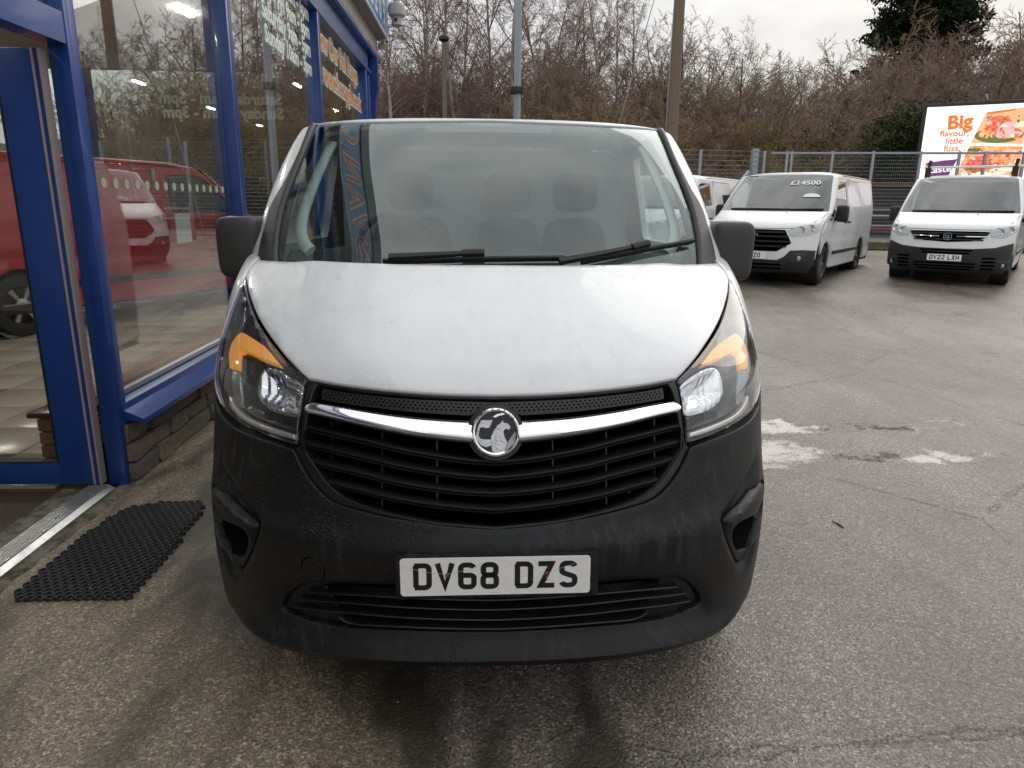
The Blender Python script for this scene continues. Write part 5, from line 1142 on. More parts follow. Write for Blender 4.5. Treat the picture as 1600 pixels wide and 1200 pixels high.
        fo = panel('fog_lamp_bezel', VF, VF.poly(dens([(sg*(fx-0.13), fz-0.09), (sg*(fx+0.10), fz-0.07), (sg*(fx+0.10), fz+0.09), (sg*(fx-0.06), fz+0.085)][::sg], 4)), 'lamp_black', v, sp=0.04, off=off(0.012), rim=0.01, bev=0.004)
        MB().lathe([(0.0001, -0.012), (fr_*.5, -0.010), (fr_*.8, 0.0), (fr_*.8, 0.02)], 'y', (fc[0], fc[1]-0.006, fc[2]), 20).obj('fog_lamp', 'lamp_clear', fo, True)
    if plate: number_plate(plate, v, (0, VF.P(0, VF.at(0, pz)[1])[1]-0.020, pz), (R_(88), 0, 0))
    else: MB().box((-0.26, -0.022, pz-0.055), (0.26, -0.012, pz+0.055), 0.003).obj('blank_plate', 'plate_white', v)
    # bonnet shut lines and washer jets
    for sg in (-1, 1):
        sweep('shut_line', VF, [VF.at(sg*x, z) for x, z in ((0.60, 0.955), (0.72, 0.99), (0.86, 1.075), (0.93, 1.16), (0.95, 1.225))], [(0, -.004), (.001, -.004), (.001, .004), (0, .004)], 'rubber_black', v, off=0.001)
        p_ = VF.P(*VF.at(sg*0.34, 1.205)); MB().lathe([(0.012, 0), (0.010, 0.008), (0.0001, 0.010)], 'z', tuple(p_), 10).obj('washer_jet', 'rubber_black', v)
    sweep('shut_line', VF, [VF.at(x, 0.950+0.03*abs(x)**3) for x in np.linspace(-0.60, 0.60, 15)], [(0, -.004), (.001, -.004), (.001, .004), (0, .004)], 'rubber_black', v, off=0.001)
    # glass, pillars, roof
    A2 = VS.A*0.74; b1, b2 = VS.b_of_row(0.9), VS.b_of_row(4.55)
    gl_ = [(a, b1) for a in np.linspace(-A2*1.09, A2*1.09, 15)]+[(A2*(1.09-0.09*t), b1+(b2-b1)*t) for t in np.linspace(0.08, 0.94, 8)]+[(a, b2) for a in np.linspace(A2*0.96, -A2*0.96, 15)]+[(-A2*(1.09-0.09*t), b1+(b2-b1)*t) for t in np.linspace(0.94, 0.08, 8)]
    gA = np.array(gl_); ws_ = panel('windscreen', VS, gl_, 'van_glass', v, sp=0.08, off=off(-0.003), rim=0, bev=0)
    inner = [(a*0.955, b1+0.055+(b-b1)*0.915) for a, b in gl_]
    panel('screen_border', VS, gl_, 'frit', ws_, holes=[inner], sp=0.06, off=off(-0.007), rim=0, bev=0)
    EA = VS.A*0.995; rim_ = [(a, VS.b_of_row(0.4)) for a in np.linspace(-EA, EA, 15)]+[(EA, VS.b_of_row(2.5)), (EA, VS.B-0.002)]+[(a, VS.B-0.002) for a in np.linspace(EA*.9, -EA*.9, 13)]+[(-EA, VS.B-0.002), (-EA, VS.b_of_row(2.5))]
    panel('screen_frame', VS, rim_, paint, v, holes=[gl_], sp=0.04, rim=0.03, bev=0.004)
    sweep('wiper', VS, [(a, b1+0.03+0.012*(1-a*a)) for a in np.linspace(-0.75, 0.15, 10)], [(0, -.01), (.02, -.006), (.02, .006), (0, .01)], 'rubber_black', v, off=0.004)
    sweep('wiper', VS, [(a, b1+0.03+0.02*a) for a in np.linspace(0.05, 0.95, 10)], [(0, -.01), (.02, -.006), (.02, .006), (0, .01)], 'rubber_black', v, off=0.006)
    Vv = []; Ff = []; tt = np.concatenate([np.linspace(0, .5, 6), np.linspace(.8, Ln-1.70, 8)]); Xs = np.linspace(-1, 1, 25)
    for t in tt:
        for X in Xs:
            k = 1-math.sqrt(max(1-abs(X)**2.9, 0)); z = 1.895+0.045*float(sstep(t/.4))-.03*abs(X)**3.5-.04*abs(X)**8-0.05*float(sstep((t-(Ln-2.1))/.4))**2
            Vv.append((0.856*X, 1.675+0.18*k+t*(Ln-1.70-0.18*k)/(Ln-1.70), z))
    n2 = len(Xs); mk('roof', Vv, [(i*n2+j, i*n2+j+1, (i+1)*n2+j+1, (i+1)*n2+j) for i in range(len(tt)-1) for j in range(n2-1)], paint, v, True, 50)
    rwy = fy+wb
    fe = [(1.86, 1.86), (1.70, 1.74), (1.50, 1.56), (1.28, 1.36), (1.16, 1.25), (1.12, 1.235), (0.95, 1.15), (0.80, 1.06), (0.66, 0.95), (0.60, 0.80)]
    dw = [(1.34, 1.29), (1.46, 1.44), (1.62, 1.60), (1.76, 1.72), (1.90, 1.755), (2.32, 1.755), (2.36, 1.72), (2.37, 1.30)]
    for sg in (-1, 1):
        sd_ = VSide(sg); sd_.Ln = Ln
        outl = fe+archpts(fy, 0.39, 150, -8)+[(fy+0.43, 0.26), (rwy-0.43, 0.26)]+archpts(rwy, 0.39, 188, -8)+[(Ln-0.4, 0.30), (Ln-0.03, 0.32), (Ln-0.03, 1.83), (Ln-0.1, 1.86)]
        s_ = panel('body_side', sd_, outl, paint, v, holes=[dw], sp=0.08, rim=0.03, bev=0.006)
        panel('door_window', sd_, dw, 'side_glass', s_, sp=0.12, rim=0, bev=0, off=off(-0.012))
        for ln in ([(1.30, 1.27), (1.28, 0.80), (1.42, 0.45), (1.44, 0.32)], [(2.42, 1.78), (2.43, 1.2), (2.42, 0.5), (2.40, 0.32)], [(3.48, 1.80), (3.50, 1.1), (3.50, 0.75)], [(2.50, 1.79), (3.45, 1.79)]):
            sweep('shut_line', sd_, catmull(ln, 4), [(0, -.004), (.0012, -.004), (.0012, .004), (0, .004)], 'rubber_black', s_, off=0.0)
        if style == 'hex': panel('quarter_panel', sd_, [(1.02, 1.075), (1.22, 1.09), (1.31, 1.12), (1.315, 1.30), (1.25, 1.275), (1.15, 1.195)], 'black_gloss', s_, sp=0.06, rim=0.004, bev=0.002, off=off(0.004))
        sweep('rub_strip', sd_, [(y, 0.52) for y in np.linspace(fy+0.47, rwy-0.46, 8)], [(0, -.035), (.014, -.028), (.016, .028), (0, .035)], 'black_trim', s_, off=0.0)
        sweep('door_handle', sd_, [(y, 1.04) for y in (2.18, 2.25, 2.33)], [(0, -.018), (.03, -.014), (.03, .014), (0, .018)], 'black_trim', s_, off=0.0)
        sweep('door_handle', sd_, [(y, 1.04) for y in (2.50, 2.57, 2.65)], [(0, -.018), (.03, -.014), (.03, .014), (0, .018)], 'black_trim', s_, off=0.0)
        sweep('slide_rail', sd_, [(y, 1.12) for y in np.linspace(3.55, 4.55, 5)], [(0, -.012), (.004, -.012), (.004, .012), (0, .012)], 'rubber_black', s_, off=0.0)
        mp_ = (sg*1.09, 1.40, 1.20); me_ = bpy.data.objects.new('door_mirror', None); COL.objects.link(me_); me_.parent = v; me_.location = mp_
        V2, F2 = sbox((0, 0, 0), (0.10, 0.07, 0.145), 0.4, 20, 14); mk('mirror_housing', V2, F2, 'black_trim', me_, True); MB().tube([(-sg*.05, .0, -.09), (-sg*.16, .03, -.09)], .035, 8).obj('mirror_arm', 'black_trim', me_)
        MB().box((-.08, .066, -.12), (.08, .074, .12)).obj('mirror_glass', 'chrome_plain', me_)
        for wy in (fy, rwy):
            wl = MB().lathe([(0.21, -0.10), (0.225, -0.108), (0.28, -0.112), (0.322, -0.10), (0.338, -0.07), (0.338, 0.07), (0.322, 0.10), (0.28, 0.112), (0.225, 0.108), (0.21, 0.10)], 'x', (0, 0, 0), 36, True).obj('wheel', 'tyre', v, True); wl.location = (0.835*sg, wy, 0.338)
            alloy_rim(wl, sg)
            la = MB().lathe([(0.395, -0.14), (0.395, 0.12)], 'x', (0, 0, 0), 20).obj('arch_liner', 'rubber_black', v); la.location = (0.80*sg, wy, 0.345)
    MB().box((-.93, 1.40, .24), (.93, Ln-.05, .34)).obj('floor_pan', 'rubber_black', v); MB().box((-.6, .2, .24), (.6, 1.4, .30)).obj('undertray', 'rubber_black', v)
    bk = MB(); bk.add([(-.95, Ln-.03, .3), (.95, Ln-.03, .3), (.95, Ln-.03, 1.25), (-.95, Ln-.03, 1.25), (-.835, Ln-.1, 1.85), (.835, Ln-.1, 1.85)], [(0, 1, 2, 3), (3, 2, 5, 4)]); bk.obj('rear_doors', paint, v)
    MB().box((-.90, 2.50, .34), (.90, 2.54, 1.82)).obj('cargo_bulkhead', 'cabin_grey', v); MB().box((-.88, 1.15, .5), (.88, 1.50, 1.22), .04).obj('dashboard', 'dash_plastic', v, True)
    for hx in (-.45, .12, .5):
        st_ = mk('seat_back', *sbox((hx, 2.28, 1.02), (.20, .08, .38), .45, 16, 10), 'seat_fabric', v, True); mk('headrest', *sbox((hx, 2.28, 1.53), (.12, .05, .10), .5, 14, 8), 'seat_fabric', st_, True)
    MB().tube([(0.0, 1.72, 1.92), (0.0, 1.80, 2.10)], [.008, .003], 6).obj('aerial', 'rubber_black', v)
    return v
RIM = {}
def alloy_rim(wl, sg):
    if sg not in RIM:
        d = MB(); d.lathe([(0.215, 0.100*sg), (0.205, 0.104*sg), (0.195, 0.09*sg), (0.188, 0.02*sg), (0.0001, 0.02*sg)], 'x', (0, 0, 0), 36)
        s = MB()
        for k in range(6):
            a = k*math.pi/3
            q = [(0.055, -0.30), (0.195, -0.20), (0.200, 0.05), (0.060, 0.25)]
            P3 = [(r*math.cos(a+t), r*math.sin(a+t)) for r, t in q]; V2 = [((0.085 if i in (0, 3) else 0.090)*sg, y, z) for i, (y, z) in enumerate(P3)]+[(0.05*sg, y, z) for y, z in P3]
            s.add(V2, [(0, 1, 2, 3), (0, 4, 5, 1), (1, 5, 6, 2), (2, 6, 7, 3), (3, 7, 4, 0)])
        s.lathe([(0.07, 0.05*sg), (0.068, 0.088*sg), (0.03, 0.092*sg), (0.0001, 0.092*sg)], 'x', (0, 0, 0), 20)
        o1 = d.obj('rim', 'black_trim', wl, True); o2 = s.obj('spokes', 'alloy', wl); bm = bmesh.new(); bm.from_mesh(o2.data); bmesh.ops.recalc_face_normals(bm, faces=bm.faces); bm.to_mesh(o2.data); bm.free()
        RIM[sg] = (o1, o2); return
    for o in RIM[sg]: c = o.copy(); COL.objects.link(c); c.parent = wl
AX = R_(-39)
def rot2(x, y, a): return (x*math.cos(a)-y*math.sin(a), x*math.sin(a)+y*math.cos(a))
def atd(px, py, d): return CAMPOS+ray(px, py)*d
# silver-lamped van with six-sided grille
o_ = atd(1280, 441, 12.3); dx, dy = rot2(0.93, 0.99, AX); T0 = (o_[0]-dx, o_[1]-dy)
tv = build_van('parked_van', 'white van with six-sided black grille parked nose out by the fence', (*T0, 0.26), AX, 'white_van_paint', 'hex', plate='72 AZO', group='white vans parked along the fence')
# price scrawl and sticker inside the screen of that van
for s, a, b, sz in (('\u00a314500', 0.42, 3.3, 0.17),):
    o = link_mesh('lettering', text_mesh(s, sz, 0.004), 'vinyl_white', tv); p_ = VS.P(a, VS.b_of_row(b)); n__ = VS.Nrm(a, VS.b_of_row(b))
    o.matrix_local = Matrix.Translation(Vector(p_+n__*0.006)) @ Vector(n__).to_track_quat('Z', 'Y').to_matrix().to_4x4()
p_ = VS.P(0.62, VS.b_of_row(2.2)); n__ = VS.Nrm(0.62, VS.b_of_row(2.2)); st_ = plate_shape('sticker', arc(0, 0, 0.14, 0.10, 0, 180, 12), 0, 0.002, 'vinyl_white', tv); st_.matrix_local = Matrix.Translation(Vector(p_+n__*0.005)) @ Vector(n__).to_track_quat('Z', 'Y').to_matrix().to_4x4()
# black-bumpered van with roof bars
b_ = atd(1482, 361, 12.15); dx, dy = rot2(0, 0.02, AX-R_(1)); V0 = (b_[0]-dx, b_[1]-dy)
vv = build_van('parked_van', 'white van with deep black bumper and a roof bar parked by the fence', (*V0, 0.26), AX-R_(1), 'white_van_paint', 'slim', plate='DV22 LXH', group='white vans parked along the fence')
rr_ = MB().tube([(-0.80, 2.05, 2.09), (0.92, 2.05, 2.09)], 0.022, 10).obj('roof_bar', 'aluminium', vv, True)
for sx in (-0.72, 0.70):
    f_ = MB(); f_.box((sx-0.05, 2.01, 1.86), (sx+0.05, 2.09, 2.08), 0.01); f_.tube([(sx, 2.05, 2.06), (sx+0.02, 2.05, 2.22)], 0.03, 8); f_.obj('bar_foot', 'black_trim', vv)
# third white van, mostly hidden behind the near one
dx, dy = rot2(-2.75, 0.35, AX); W0 = (T0[0]+dx, T0[1]+dy)
wv = build_van('parked_van', 'white van parked on the far side, mostly hidden behind the near van', (*W0, 0.27), AX, 'white_van_paint', 'hex', group='white vans parked along the fence')
# red van in the showroom
rd = math.radians(151)
rwx, rwy = at_ground(45, 525, 0.02)[:2]; dx, dy = rot2(-0.93*1.07, (0.99+3.3)*1.07, rd)
rv_ = build_van('showroom_van', 'red panel van with silver alloy wheels standing inside the showroom', (rwx-dx, rwy-dy, 0.02), rd, 'red_paint', 'hex', Ln=5.34, wb=3.3); rv_.scale = (1.07, 1.07, 1.07)

# ================================================================ fence, verge, road beyond
mat('galvanised', (0.30, 0.33, 0.37), 0.5, metal=0.5); mat('wire', (0.28, 0.29, 0.28), 0.6, metal=0.3)
def fence(name, label, A, B, h, posts, rail, top_wires):
    A, B = np.array(A, float), np.array(B, float); Lf = np.hypot(*(B-A)); u = (B-A)/Lf
    z0 = gz((A[1]+B[1])/2); f = thing(name, label, 'fence', (A[0], A[1], z0), math.atan2(u[1], u[0]))
    for s in posts:
        if 0 <= s <= Lf: MB().box((s-0.035, -0.035, -0.1), (s+0.035, 0.035, h+0.02), 0.006).obj('post', 'galvanised', f, True)
    if rail: MB().box((0, -0.03, h-0.06), (Lf, 0.03, h), 0.006).obj('top_rail', 'galvanised', f, True); MB().box((0, -0.02, 1.02), (Lf, 0.02, 1.06)).obj('mid_rail', 'galvanised', f)
    wz = MB(); top = h-0.5 if top_wires else h
    nz_ = int(top/0.10)
    for k in range(nz_): wz.tube([(0, 0.04, 0.1+k*0.10), (Lf, 0.04, 0.1+k*0.10)], 0.0042, 3, False)
    for k in range(int(Lf/0.055)): wz.tube([(k*0.055, 0.045, 0.06), (k*0.055, 0.045, top)], 0.0026, 3, False)
    tag(wz.obj('wire_mesh', 'wire', f), kind='stuff')
    if top_wires:
        for k in range(4): MB().tube([(0, 0.03, top+0.1+k*0.135), (Lf, 0.03, top+0.1+k*0.135)], 0.006, 5).obj('top_wire', 'wire', f)
    return f, A, u
FA, FB = (8.45, 20.9), (22.0, 18.2)
def s_on(px): # where the pixel column meets the fence line
    d = ray(px, 300); u = (np.array(FB)-np.array(FA)); M = np.array([[d[0], -u[0]], [d[1], -u[1]]]); t = np.linalg.solve(M, np.array(FA)); return t[1]*np.hypot(*u)
fence('mesh_fence', 'galvanised mesh fence with a top rail between the parked vans and billboard', FA, FB, 2.62, [s_on(p) for p in (1187, 1224, 1231, 1294, 1357, 1430, 1490, 1530, 1590, 1655, 1720, 1800)], True, False)
fence('mesh_fence', 'galvanised wire fence without top rail behind the near van', (-9.0, 19.2), (8.35, 20.95), 2.62, [1.0, 3.4, 5.8, 8.2, 10.6, 13.0, 15.4, 17.35], False, True)
tag(MB().box((8.02-0.09, 21.05-0.09, 0.3), (8.02+0.09, 21.05+0.09, 3.2), 0.01).obj('gate_post', 'galvanised', None, True), 'thick square galvanised gate post at the end of the wire fence', 'post')
p0 = atd(1134, 312, 15.5); p1 = atd(1170, 268, 15.5)
lb = thing('barrier_arm', 'slanting grey barrier arm on a stand beside the six-sided grille van', 'barrier', (p0[0], p0[1], gz(p0[1])))
MB().tube([(0, 0, p0[2]-gz(p0[1])), (p1[0]-p0[0], p1[1]-p0[1], p1[2]-gz(p0[1]))], 0.045, 8).obj('arm', 'grey_metal', lb, True); MB().box((-.12, -.12, 0), (.12, .12, p0[2]-gz(p0[1])+0.1), .02).obj('stand', 'black_trim', lb, True)
# verge
m = mat('grass_blade', (0.075, 0.105, 0.025), 0.7); P_ = objcoord(m, world=True); setin(m, 'Base Color', mixc(m, noise(m, P_, 3, 4), (0.07, 0.105, 0.022), (0.15, 0.14, 0.05)))
m = mat('earth', (0.07, 0.065, 0.035), 0.9); P_ = objcoord(m, world=True); setin(m, 'Base Color', mixc(m, noise(m, P_, 2.0, 5), (0.055, 0.06, 0.025), (0.10, 0.085, 0.05))); bump(m, noise(m, P_, 12, 5), 0.6, 0.05)
def strip(name, A, B, w0, w1, dz, mt):
    A, B = np.array(A), np.array(B); u = (B-A)/np.hypot(*(B-A)); n = np.array([-u[1], u[0]]); V_ = []
    for k in range(25):
        p = A+(B-A)*k/24
        for w in (w0, w1): q = p+n*w; V_.append((q[0], q[1], gz(q[1])+dz))
    return tag(mk(name, V_, [(2*k, 2*k+2, 2*k+3, 2*k+1) for k in range(24)], mt), kind='structure')
strip('verge', (9.0, 19.6), (26.0, 16.2), -0.6, 1.5, 0.03, 'earth')
gm = MB(); rg = random.Random(9); gu = np.array([17.0, -3.4]); gu /= np.hypot(*gu); gn = np.array([-gu[1], gu[0]])
for i in range(9000):
    s, w_ = rg.uniform(0, 15.5), rg.uniform(-0.62, 1.5); x, y = np.array([9.0, 19.6])+gu*s+gn*w_; h_ = rg.uniform(.05, .16)*(1.3 if w_ < 0 else 1); a = rg.uniform(0, 6.28); r = rg.uniform(.006, .014); z = gz(y)+0.028
    gm.add([(x-r*math.cos(a), y-r*math.sin(a), z), (x+r*math.cos(a), y+r*math.sin(a), z), (x+rg.uniform(-.05, .05), y+rg.uniform(-.05, .05), z+h_)], [(0, 1, 2)])
tag(gm.obj('verge_grass', 'grass_blade'), 'short rough grass along the foot of the fence', 'grass', kind='stuff')
mat('road', (0.16, 0.155, 0.155), 0.6); mat('road_paint', (0.6, 0.6, 0.58), 0.6); mat('dark_board', (0.022, 0.022, 0.024), 0.7); mat('rust_beam', (0.13, 0.065, 0.035), 0.8); mat('rail_red', (0.30, 0.03, 0.03), 0.5)
strip('road', (4.0, 22.5), (50.0, 14.0), 0.3, 4.2, 0.02, 'road'); strip('road_line', (4.0, 22.5), (50.0, 14.0), 1.0, 1.12, 0.026, 'road_paint')
def runs(name, label, cat, A, B, build):
    A, B = np.array(A, float), np.array(B, float); Lf = np.hypot(*(B-A)); f = thing(name, label, cat, (A[0], A[1], gz((A[1]+B[1])/2)), math.atan2(B[1]-A[1], B[0]-A[0])); build(f, Lf); return f
def wallb(f, Lf):
    for k in range(9): MB().box((0, -0.05-0.006*(k % 2), 0.05+k*0.19), (Lf, 0.05, 0.22+k*0.19), 0.006).obj('board', 'dark_board', f)
    MB().box((-0.05, -0.12, 1.76), (Lf, 0.12, 1.92), 0.01).obj('coping_beam', 'rust_beam', f)
    for k in range(int(Lf/2.4)): MB().box((k*2.4, 0.06, 0), (k*2.4+0.12, 0.2, 1.74)).obj('post', 'dark_board', f)
runs('board_wall', 'dark boarded wall with a rusty coping beam across the road', 'wall', (5.5, 26.6), (44.0, 19.3), wallb)
def railb(f, Lf):
    for z in (0.45, 0.78): MB().tube([(0, 0, z), (Lf, 0, z)], 0.035, 8).obj('rail', 'grey_metal', f, True)
    for k in range(int(Lf/1.9)+1): MB().box((k*1.9-.03, -.03, -.05), (k*1.9+.03, .03, 0.98), .004).obj('post', 'grey_metal', f)
runs('guard_rail', 'grey two-bar guard rail beyond the road', 'railing', (6.0, 25.6), (42.0, 18.8), railb)
def redb(f, Lf):
    MB().box((0, -.03, .42), (Lf, .03, .50)).obj('rail', 'rail_red', f)
    for k in range(int(Lf/2.6)+1): MB().box((k*2.6-.03, -.03, -.05), (k*2.6+.03, .03, .44)).obj('post', 'rail_red', f)
runs('low_rail', 'low red rail at the near kerb of the road', 'railing', (8.2, 22.0), (34.0, 17.2), redb)

# ================================================================ billboard
mat('bill_frame', (0.02, 0.02, 0.022), 0.5)
def emis(name, c, s=0.85): return mat(name, tuple(0.5*x for x in c), 0.5, emit=c, estr=s)
emis('scr_white', (1.0, 0.93, 0.97), 0.95); emis('scr_orange', (0.95, 0.16, 0.02)); emis('scr_purple', (0.13, 0.035, 0.13)); emis('scr_grey', (0.62, 0.58, 0.60)); emis('scr_wood', (0.80, 0.42, 0.22)); emis('scr_green', (0.10, 0.16, 0.05)); emis('scr_cream', (0.95, 0.78, 0.58)); emis('scr_brown', (0.32, 0.12, 0.03))
def emis_noise(name, c1, c2, sc_):
    mm = emis(name, c1); fac = ramp(mm, noise(mm, objcoord(mm), sc_, 5, 0.7), [(0.38, 0.0), (0.62, 1.0)]); c = mixc(mm, fac, c1, c2); setin(mm, 'Emission Color', c)
emis_noise('scr_meat', (0.62, 0.05, 0.03), (0.95, 0.26, 0.16), 9); emis_noise('scr_ham', (0.95, 0.33, 0.33), (0.98, 0.55, 0.52), 3); emis_noise('scr_roast', (0.85, 0.22, 0.05), (0.98, 0.60, 0.36), 5); emis_noise('scr_dark', (0.20, 0.05, 0.02), (0.60, 0.20, 0.08), 10)
bl0 = atd(1432, 285, 26.5); br0 = atd(1720, 285, 24.0); ang = math.atan2(br0[1]-bl0[1], br0[0]-bl0[0]); BW = np.hypot(br0[0]-bl0[0], br0[1]-bl0[1]); zb = 2.45; BH = 2.75
bb_ = thing('billboard', 'bright food advertising screen on posts beyond the mesh fence', 'billboard', (bl0[0], bl0[1], gz(bl0[1])), ang); zb -= gz(bl0[1])
MB().box((-0.13, 0.02, zb-0.30), (BW+0.13, 0.45, zb+BH+0.13), 0.02).obj('cabinet', 'bill_frame', bb_, True)
for x in (0.8, BW-0.8): MB().box((x-.15, .1, -.2), (x+.15, .4, zb-.3)).obj('leg', 'bill_frame', bb_)
MB().box((0, 0.0, zb), (BW, 0.018, zb+BH)).obj('screen', 'scr_white', bb_)
def U(p): return (p[0]*BH, p[1]*BH)           # unit = screen height
def shape(name, pts, mt, k=1):
    P = [U(q) for q in pts]; o = plate_shape(name, P, 0, 0.0012, mt, bb_); o.matrix_local = Matrix(((1, 0, 0, 0), (0, 0, -1, -0.0015*k), (0, 1, 0, zb), (0, 0, 0, 1))); return o
def scr_text(s, x, y, size, mt, off=0.0, rot=0.0, k=2, align='CENTER'):
    o = link_mesh('lettering', text_mesh(s, size*BH, off*BH, 0, align), mt, bb_); o.matrix_local = Matrix(((1, 0, 0, x*BH), (0, 0, -1, -0.0015*k), (0, 1, 0, zb+y*BH), (0, 0, 0, 1))) @ Matrix.Rotation(rot, 4, 'Z')
def ell(cx, cy, rx, ry, n=20, rot=0.0, j=0.0, seed=1):
    r_ = random.Random(seed); o = []
    for k in range(n): a = 2*math.pi*k/n; f = 1+r_.uniform(-j, j); x, y = rx*f*math.cos(a), ry*f*math.sin(a); o.append((cx+x*math.cos(rot)-y*math.sin(rot), cy+x*math.sin(rot)+y*math.cos(rot)))
    return o
scr_text('Big', 0.40, 0.795, 0.235, 'scr_orange', 0.010, 0.08); scr_text('flavour,', 0.36, 0.655, 0.112, 'scr_orange', 0.003); scr_text('little', 0.37, 0.560, 0.112, 'scr_orange', 0.003); scr_text('fuss.', 0.36, 0.465, 0.112, 'scr_orange', 0.003)
shape('picture', [(0.56, 0.53), (1.14, 0.50), (1.12, 0.95), (0.68, 0.91)], 'scr_wood')
shape('picture', ell(0.86, 0.62, 0.27, 0.10), 'scr_green', 2); shape('picture', ell(0.83, 0.73, 0.15, 0.13, 18, 0, .08), 'scr_meat', 3); shape('picture', ell(0.94, 0.68, 0.12, 0.10, 18, .5, .04), 'scr_ham', 4); shape('picture', ell(0.97, 0.62, 0.15, 0.04, 16, .1, .05), 'scr_ham', 5)
shape('picture', ell(0.70, 0.64, 0.06, 0.06, 12, 0, .2), 'scr_roast', 4); shape('picture', ell(1.06, 0.74, 0.06, 0.04, 12, 0, .15), 'scr_cream', 4); shape('picture', [(0.69, 0.875), (0.99, 0.915), (1.0, 0.94), (0.70, 0.905)], 'scr_orange', 3)
shape('picture', [(0.42, 0.06), (1.17, 0.05), (1.14, 0.47), (0.53, 0.50)], 'scr_roast'); shape('picture', ell(0.80, 0.18, 0.30, 0.09, 20, .15), 'scr_cream', 2); shape('picture', ell(0.75, 0.27, 0.24, 0.10, 20, .2, .1), 'scr_meat', 3); shape('picture', ell(0.95, 0.36, 0.16, 0.07, 16, .2, .15), 'scr_roast', 4); shape('picture', ell(0.66, 0.20, 0.12, 0.05, 16, .2, .2), 'scr_dark', 5); shape('picture', ell(0.60, 0.44, 0.10, 0.025, 12, 0, .2), 'scr_green', 3)
shape('picture', [(1.17, 0.49), (BW/BH-0.02, 0.47), (BW/BH-0.02, 0.95), (1.15, 0.95)], 'scr_brown'); shape('picture', ell(1.45, 0.58, 0.28, 0.06), 'scr_wood', 2); shape('picture', ell(1.28, 0.66, 0.08, 0.06, 14, 0, .15), 'scr_roast', 3); shape('picture', ell(1.40, 0.72, 0.12, 0.12, 14, 0, .1), 'scr_roast', 3); shape('picture', ell(1.27, 0.58, 0.09, 0.045, 14, 0, .15), 'scr_meat', 4)
shape('picture', [(0.12, 0.08), (0.36, 0.10), (0.44, 0.33), (0.09, 0.29)], 'scr_purple', 2); shape('picture', [(0.09, 0.085), (0.125, 0.08), (0.10, 0.29), (0.075, 0.285)], 'scr_orange', 2); scr_text('taste', 0.26, 0.20, 0.13, 'scr_white', 0.002, 0.08, 4)
shape('picture', [(0.40, 0.04), (0.425, 0.04), (0.555, 0.50), (0.53, 0.50)], 'scr_white', 6)

rg = random.Random(14)
for (x0, x1, y0, y1, n__) in ((0.68, 1.10, 0.57, 0.86, 34), (0.58, 1.12, 0.12, 0.44, 46), (1.20, 1.75, 0.52, 0.80, 30)):        # small morsels that fill the food pictures
    for i in range(n__):
        x, y = rg.uniform(x0, x1), rg.uniform(y0, y1); shape('picture', ell(x, y, rg.uniform(.010, .035), rg.uniform(.008, .022), 8, rg.uniform(0, 3), .2, i), ('scr_meat', 'scr_roast', 'scr_cream', 'scr_dark', 'scr_green', 'scr_orange', 'scr_roast')[rg.randrange(7)], 7+i % 3)
rg = random.Random(4)
for i in range(26):
    x, y = rg.uniform(0.05, 0.6), rg.uniform(0.45, 0.97); r = rg.uniform(.006, .013); shape('speckle', ell(x, y, r, r, 6), ('scr_grey', 'scr_wood')[i % 2], 1)
MB().tube([(1.9, .2, zb+BH+.1), (1.75, -.5, zb+BH+.28)], .03, 6).obj('lamp_arm', 'grey_metal', bb_)

# ================================================================ poles
m = mat('pole_wood', (0.17, 0.125, 0.085), 0.85); setin(m, 'Base Color', mixc(m, noise(m, objcoord(m, (6, 6, .4)), 6, 5, .7), (0.11, 0.08, 0.055), (0.24, 0.18, 0.125)))
mat('lamp_green', (0.13, 0.145, 0.10), 0.6)
p = at_y(1055, 120, 19.5); wp = thing('utility_pole', 'weathered brown wooden utility pole rising behind the van roof', 'pole', (p[0], p[1], gz(19.5)))
MB().tube([(0.02, 0, -.3), (0, 0, 4), (-.02, 0, 9.5)], [.165, .15, .12], 14).obj('shaft', 'pole_wood', wp, True); MB().box((-1.0, -.06, 8.7), (1.0, .06, 8.82)).obj('crossarm', 'pole_wood', wp)
MB().tube([(-.17, -.02, .2), (-.155, -.02, 5), (-.13, -.02, 8.5)], .018, 6).obj('cable_duct', 'grey_metal', wp)
a0 = at_y(970, 187, 19.0); MB().tube([(a0[0]-p[0]-0.3, a0[1]-p[1], a0[2]-gz(19.5)-2.8), (-.03, 0, 8.4)] if False else [(a0[0]-p[0]-0.55, -0.4, 0.0), (a0[0]-p[0], -0.4, a0[2]-gz(19.5)), (at_y(1022, 0, 19.2)[0]-p[0], -0.3, at_y(1022, 0, 19.2)[2]-gz(19.5)), (-.03, 0, 9.2)], .012, 5).obj('stay_wire', 'wire', wp)
p = at_y(809, 100, 18.2); gp = thing('metal_pole', 'slim grey metal pole with a small clamp box behind the van roof', 'pole', (p[0], p[1], gz(18.2)))
MB().tube([(0, 0, -.2), (0, 0, 10)], .085, 14).obj('shaft', 'galvanised', gp, True); bz = at_y(808, 142, 18.2)[2]-gz(18.2); MB().box((-.17, -.14, bz-.07), (.13, .14, bz+.09), .02).obj('clamp_box', 'black_trim', gp, True)
p = at_y(694, 100, 30.0); lp = thing('lamp_post', 'thin green lamp post with a flat round head before the birches', 'lamp post', (p[0], p[1], gz(30))); hz = at_y(693, 63, 30)[2]-gz(30)
MB().tube([(0, 0, -.2), (0, 0, hz)], [.12, .085], 12).obj('shaft', 'lamp_green', lp, True); MB().lathe([(0.0001, hz+.22), (.10, hz+.20), (.20, hz+.12), (.20, hz+.02), (.08, hz-.08), (.08, hz-.1)], 'z', (0, 0, 0), 20).obj('lamp_head', 'black_trim', lp, True)

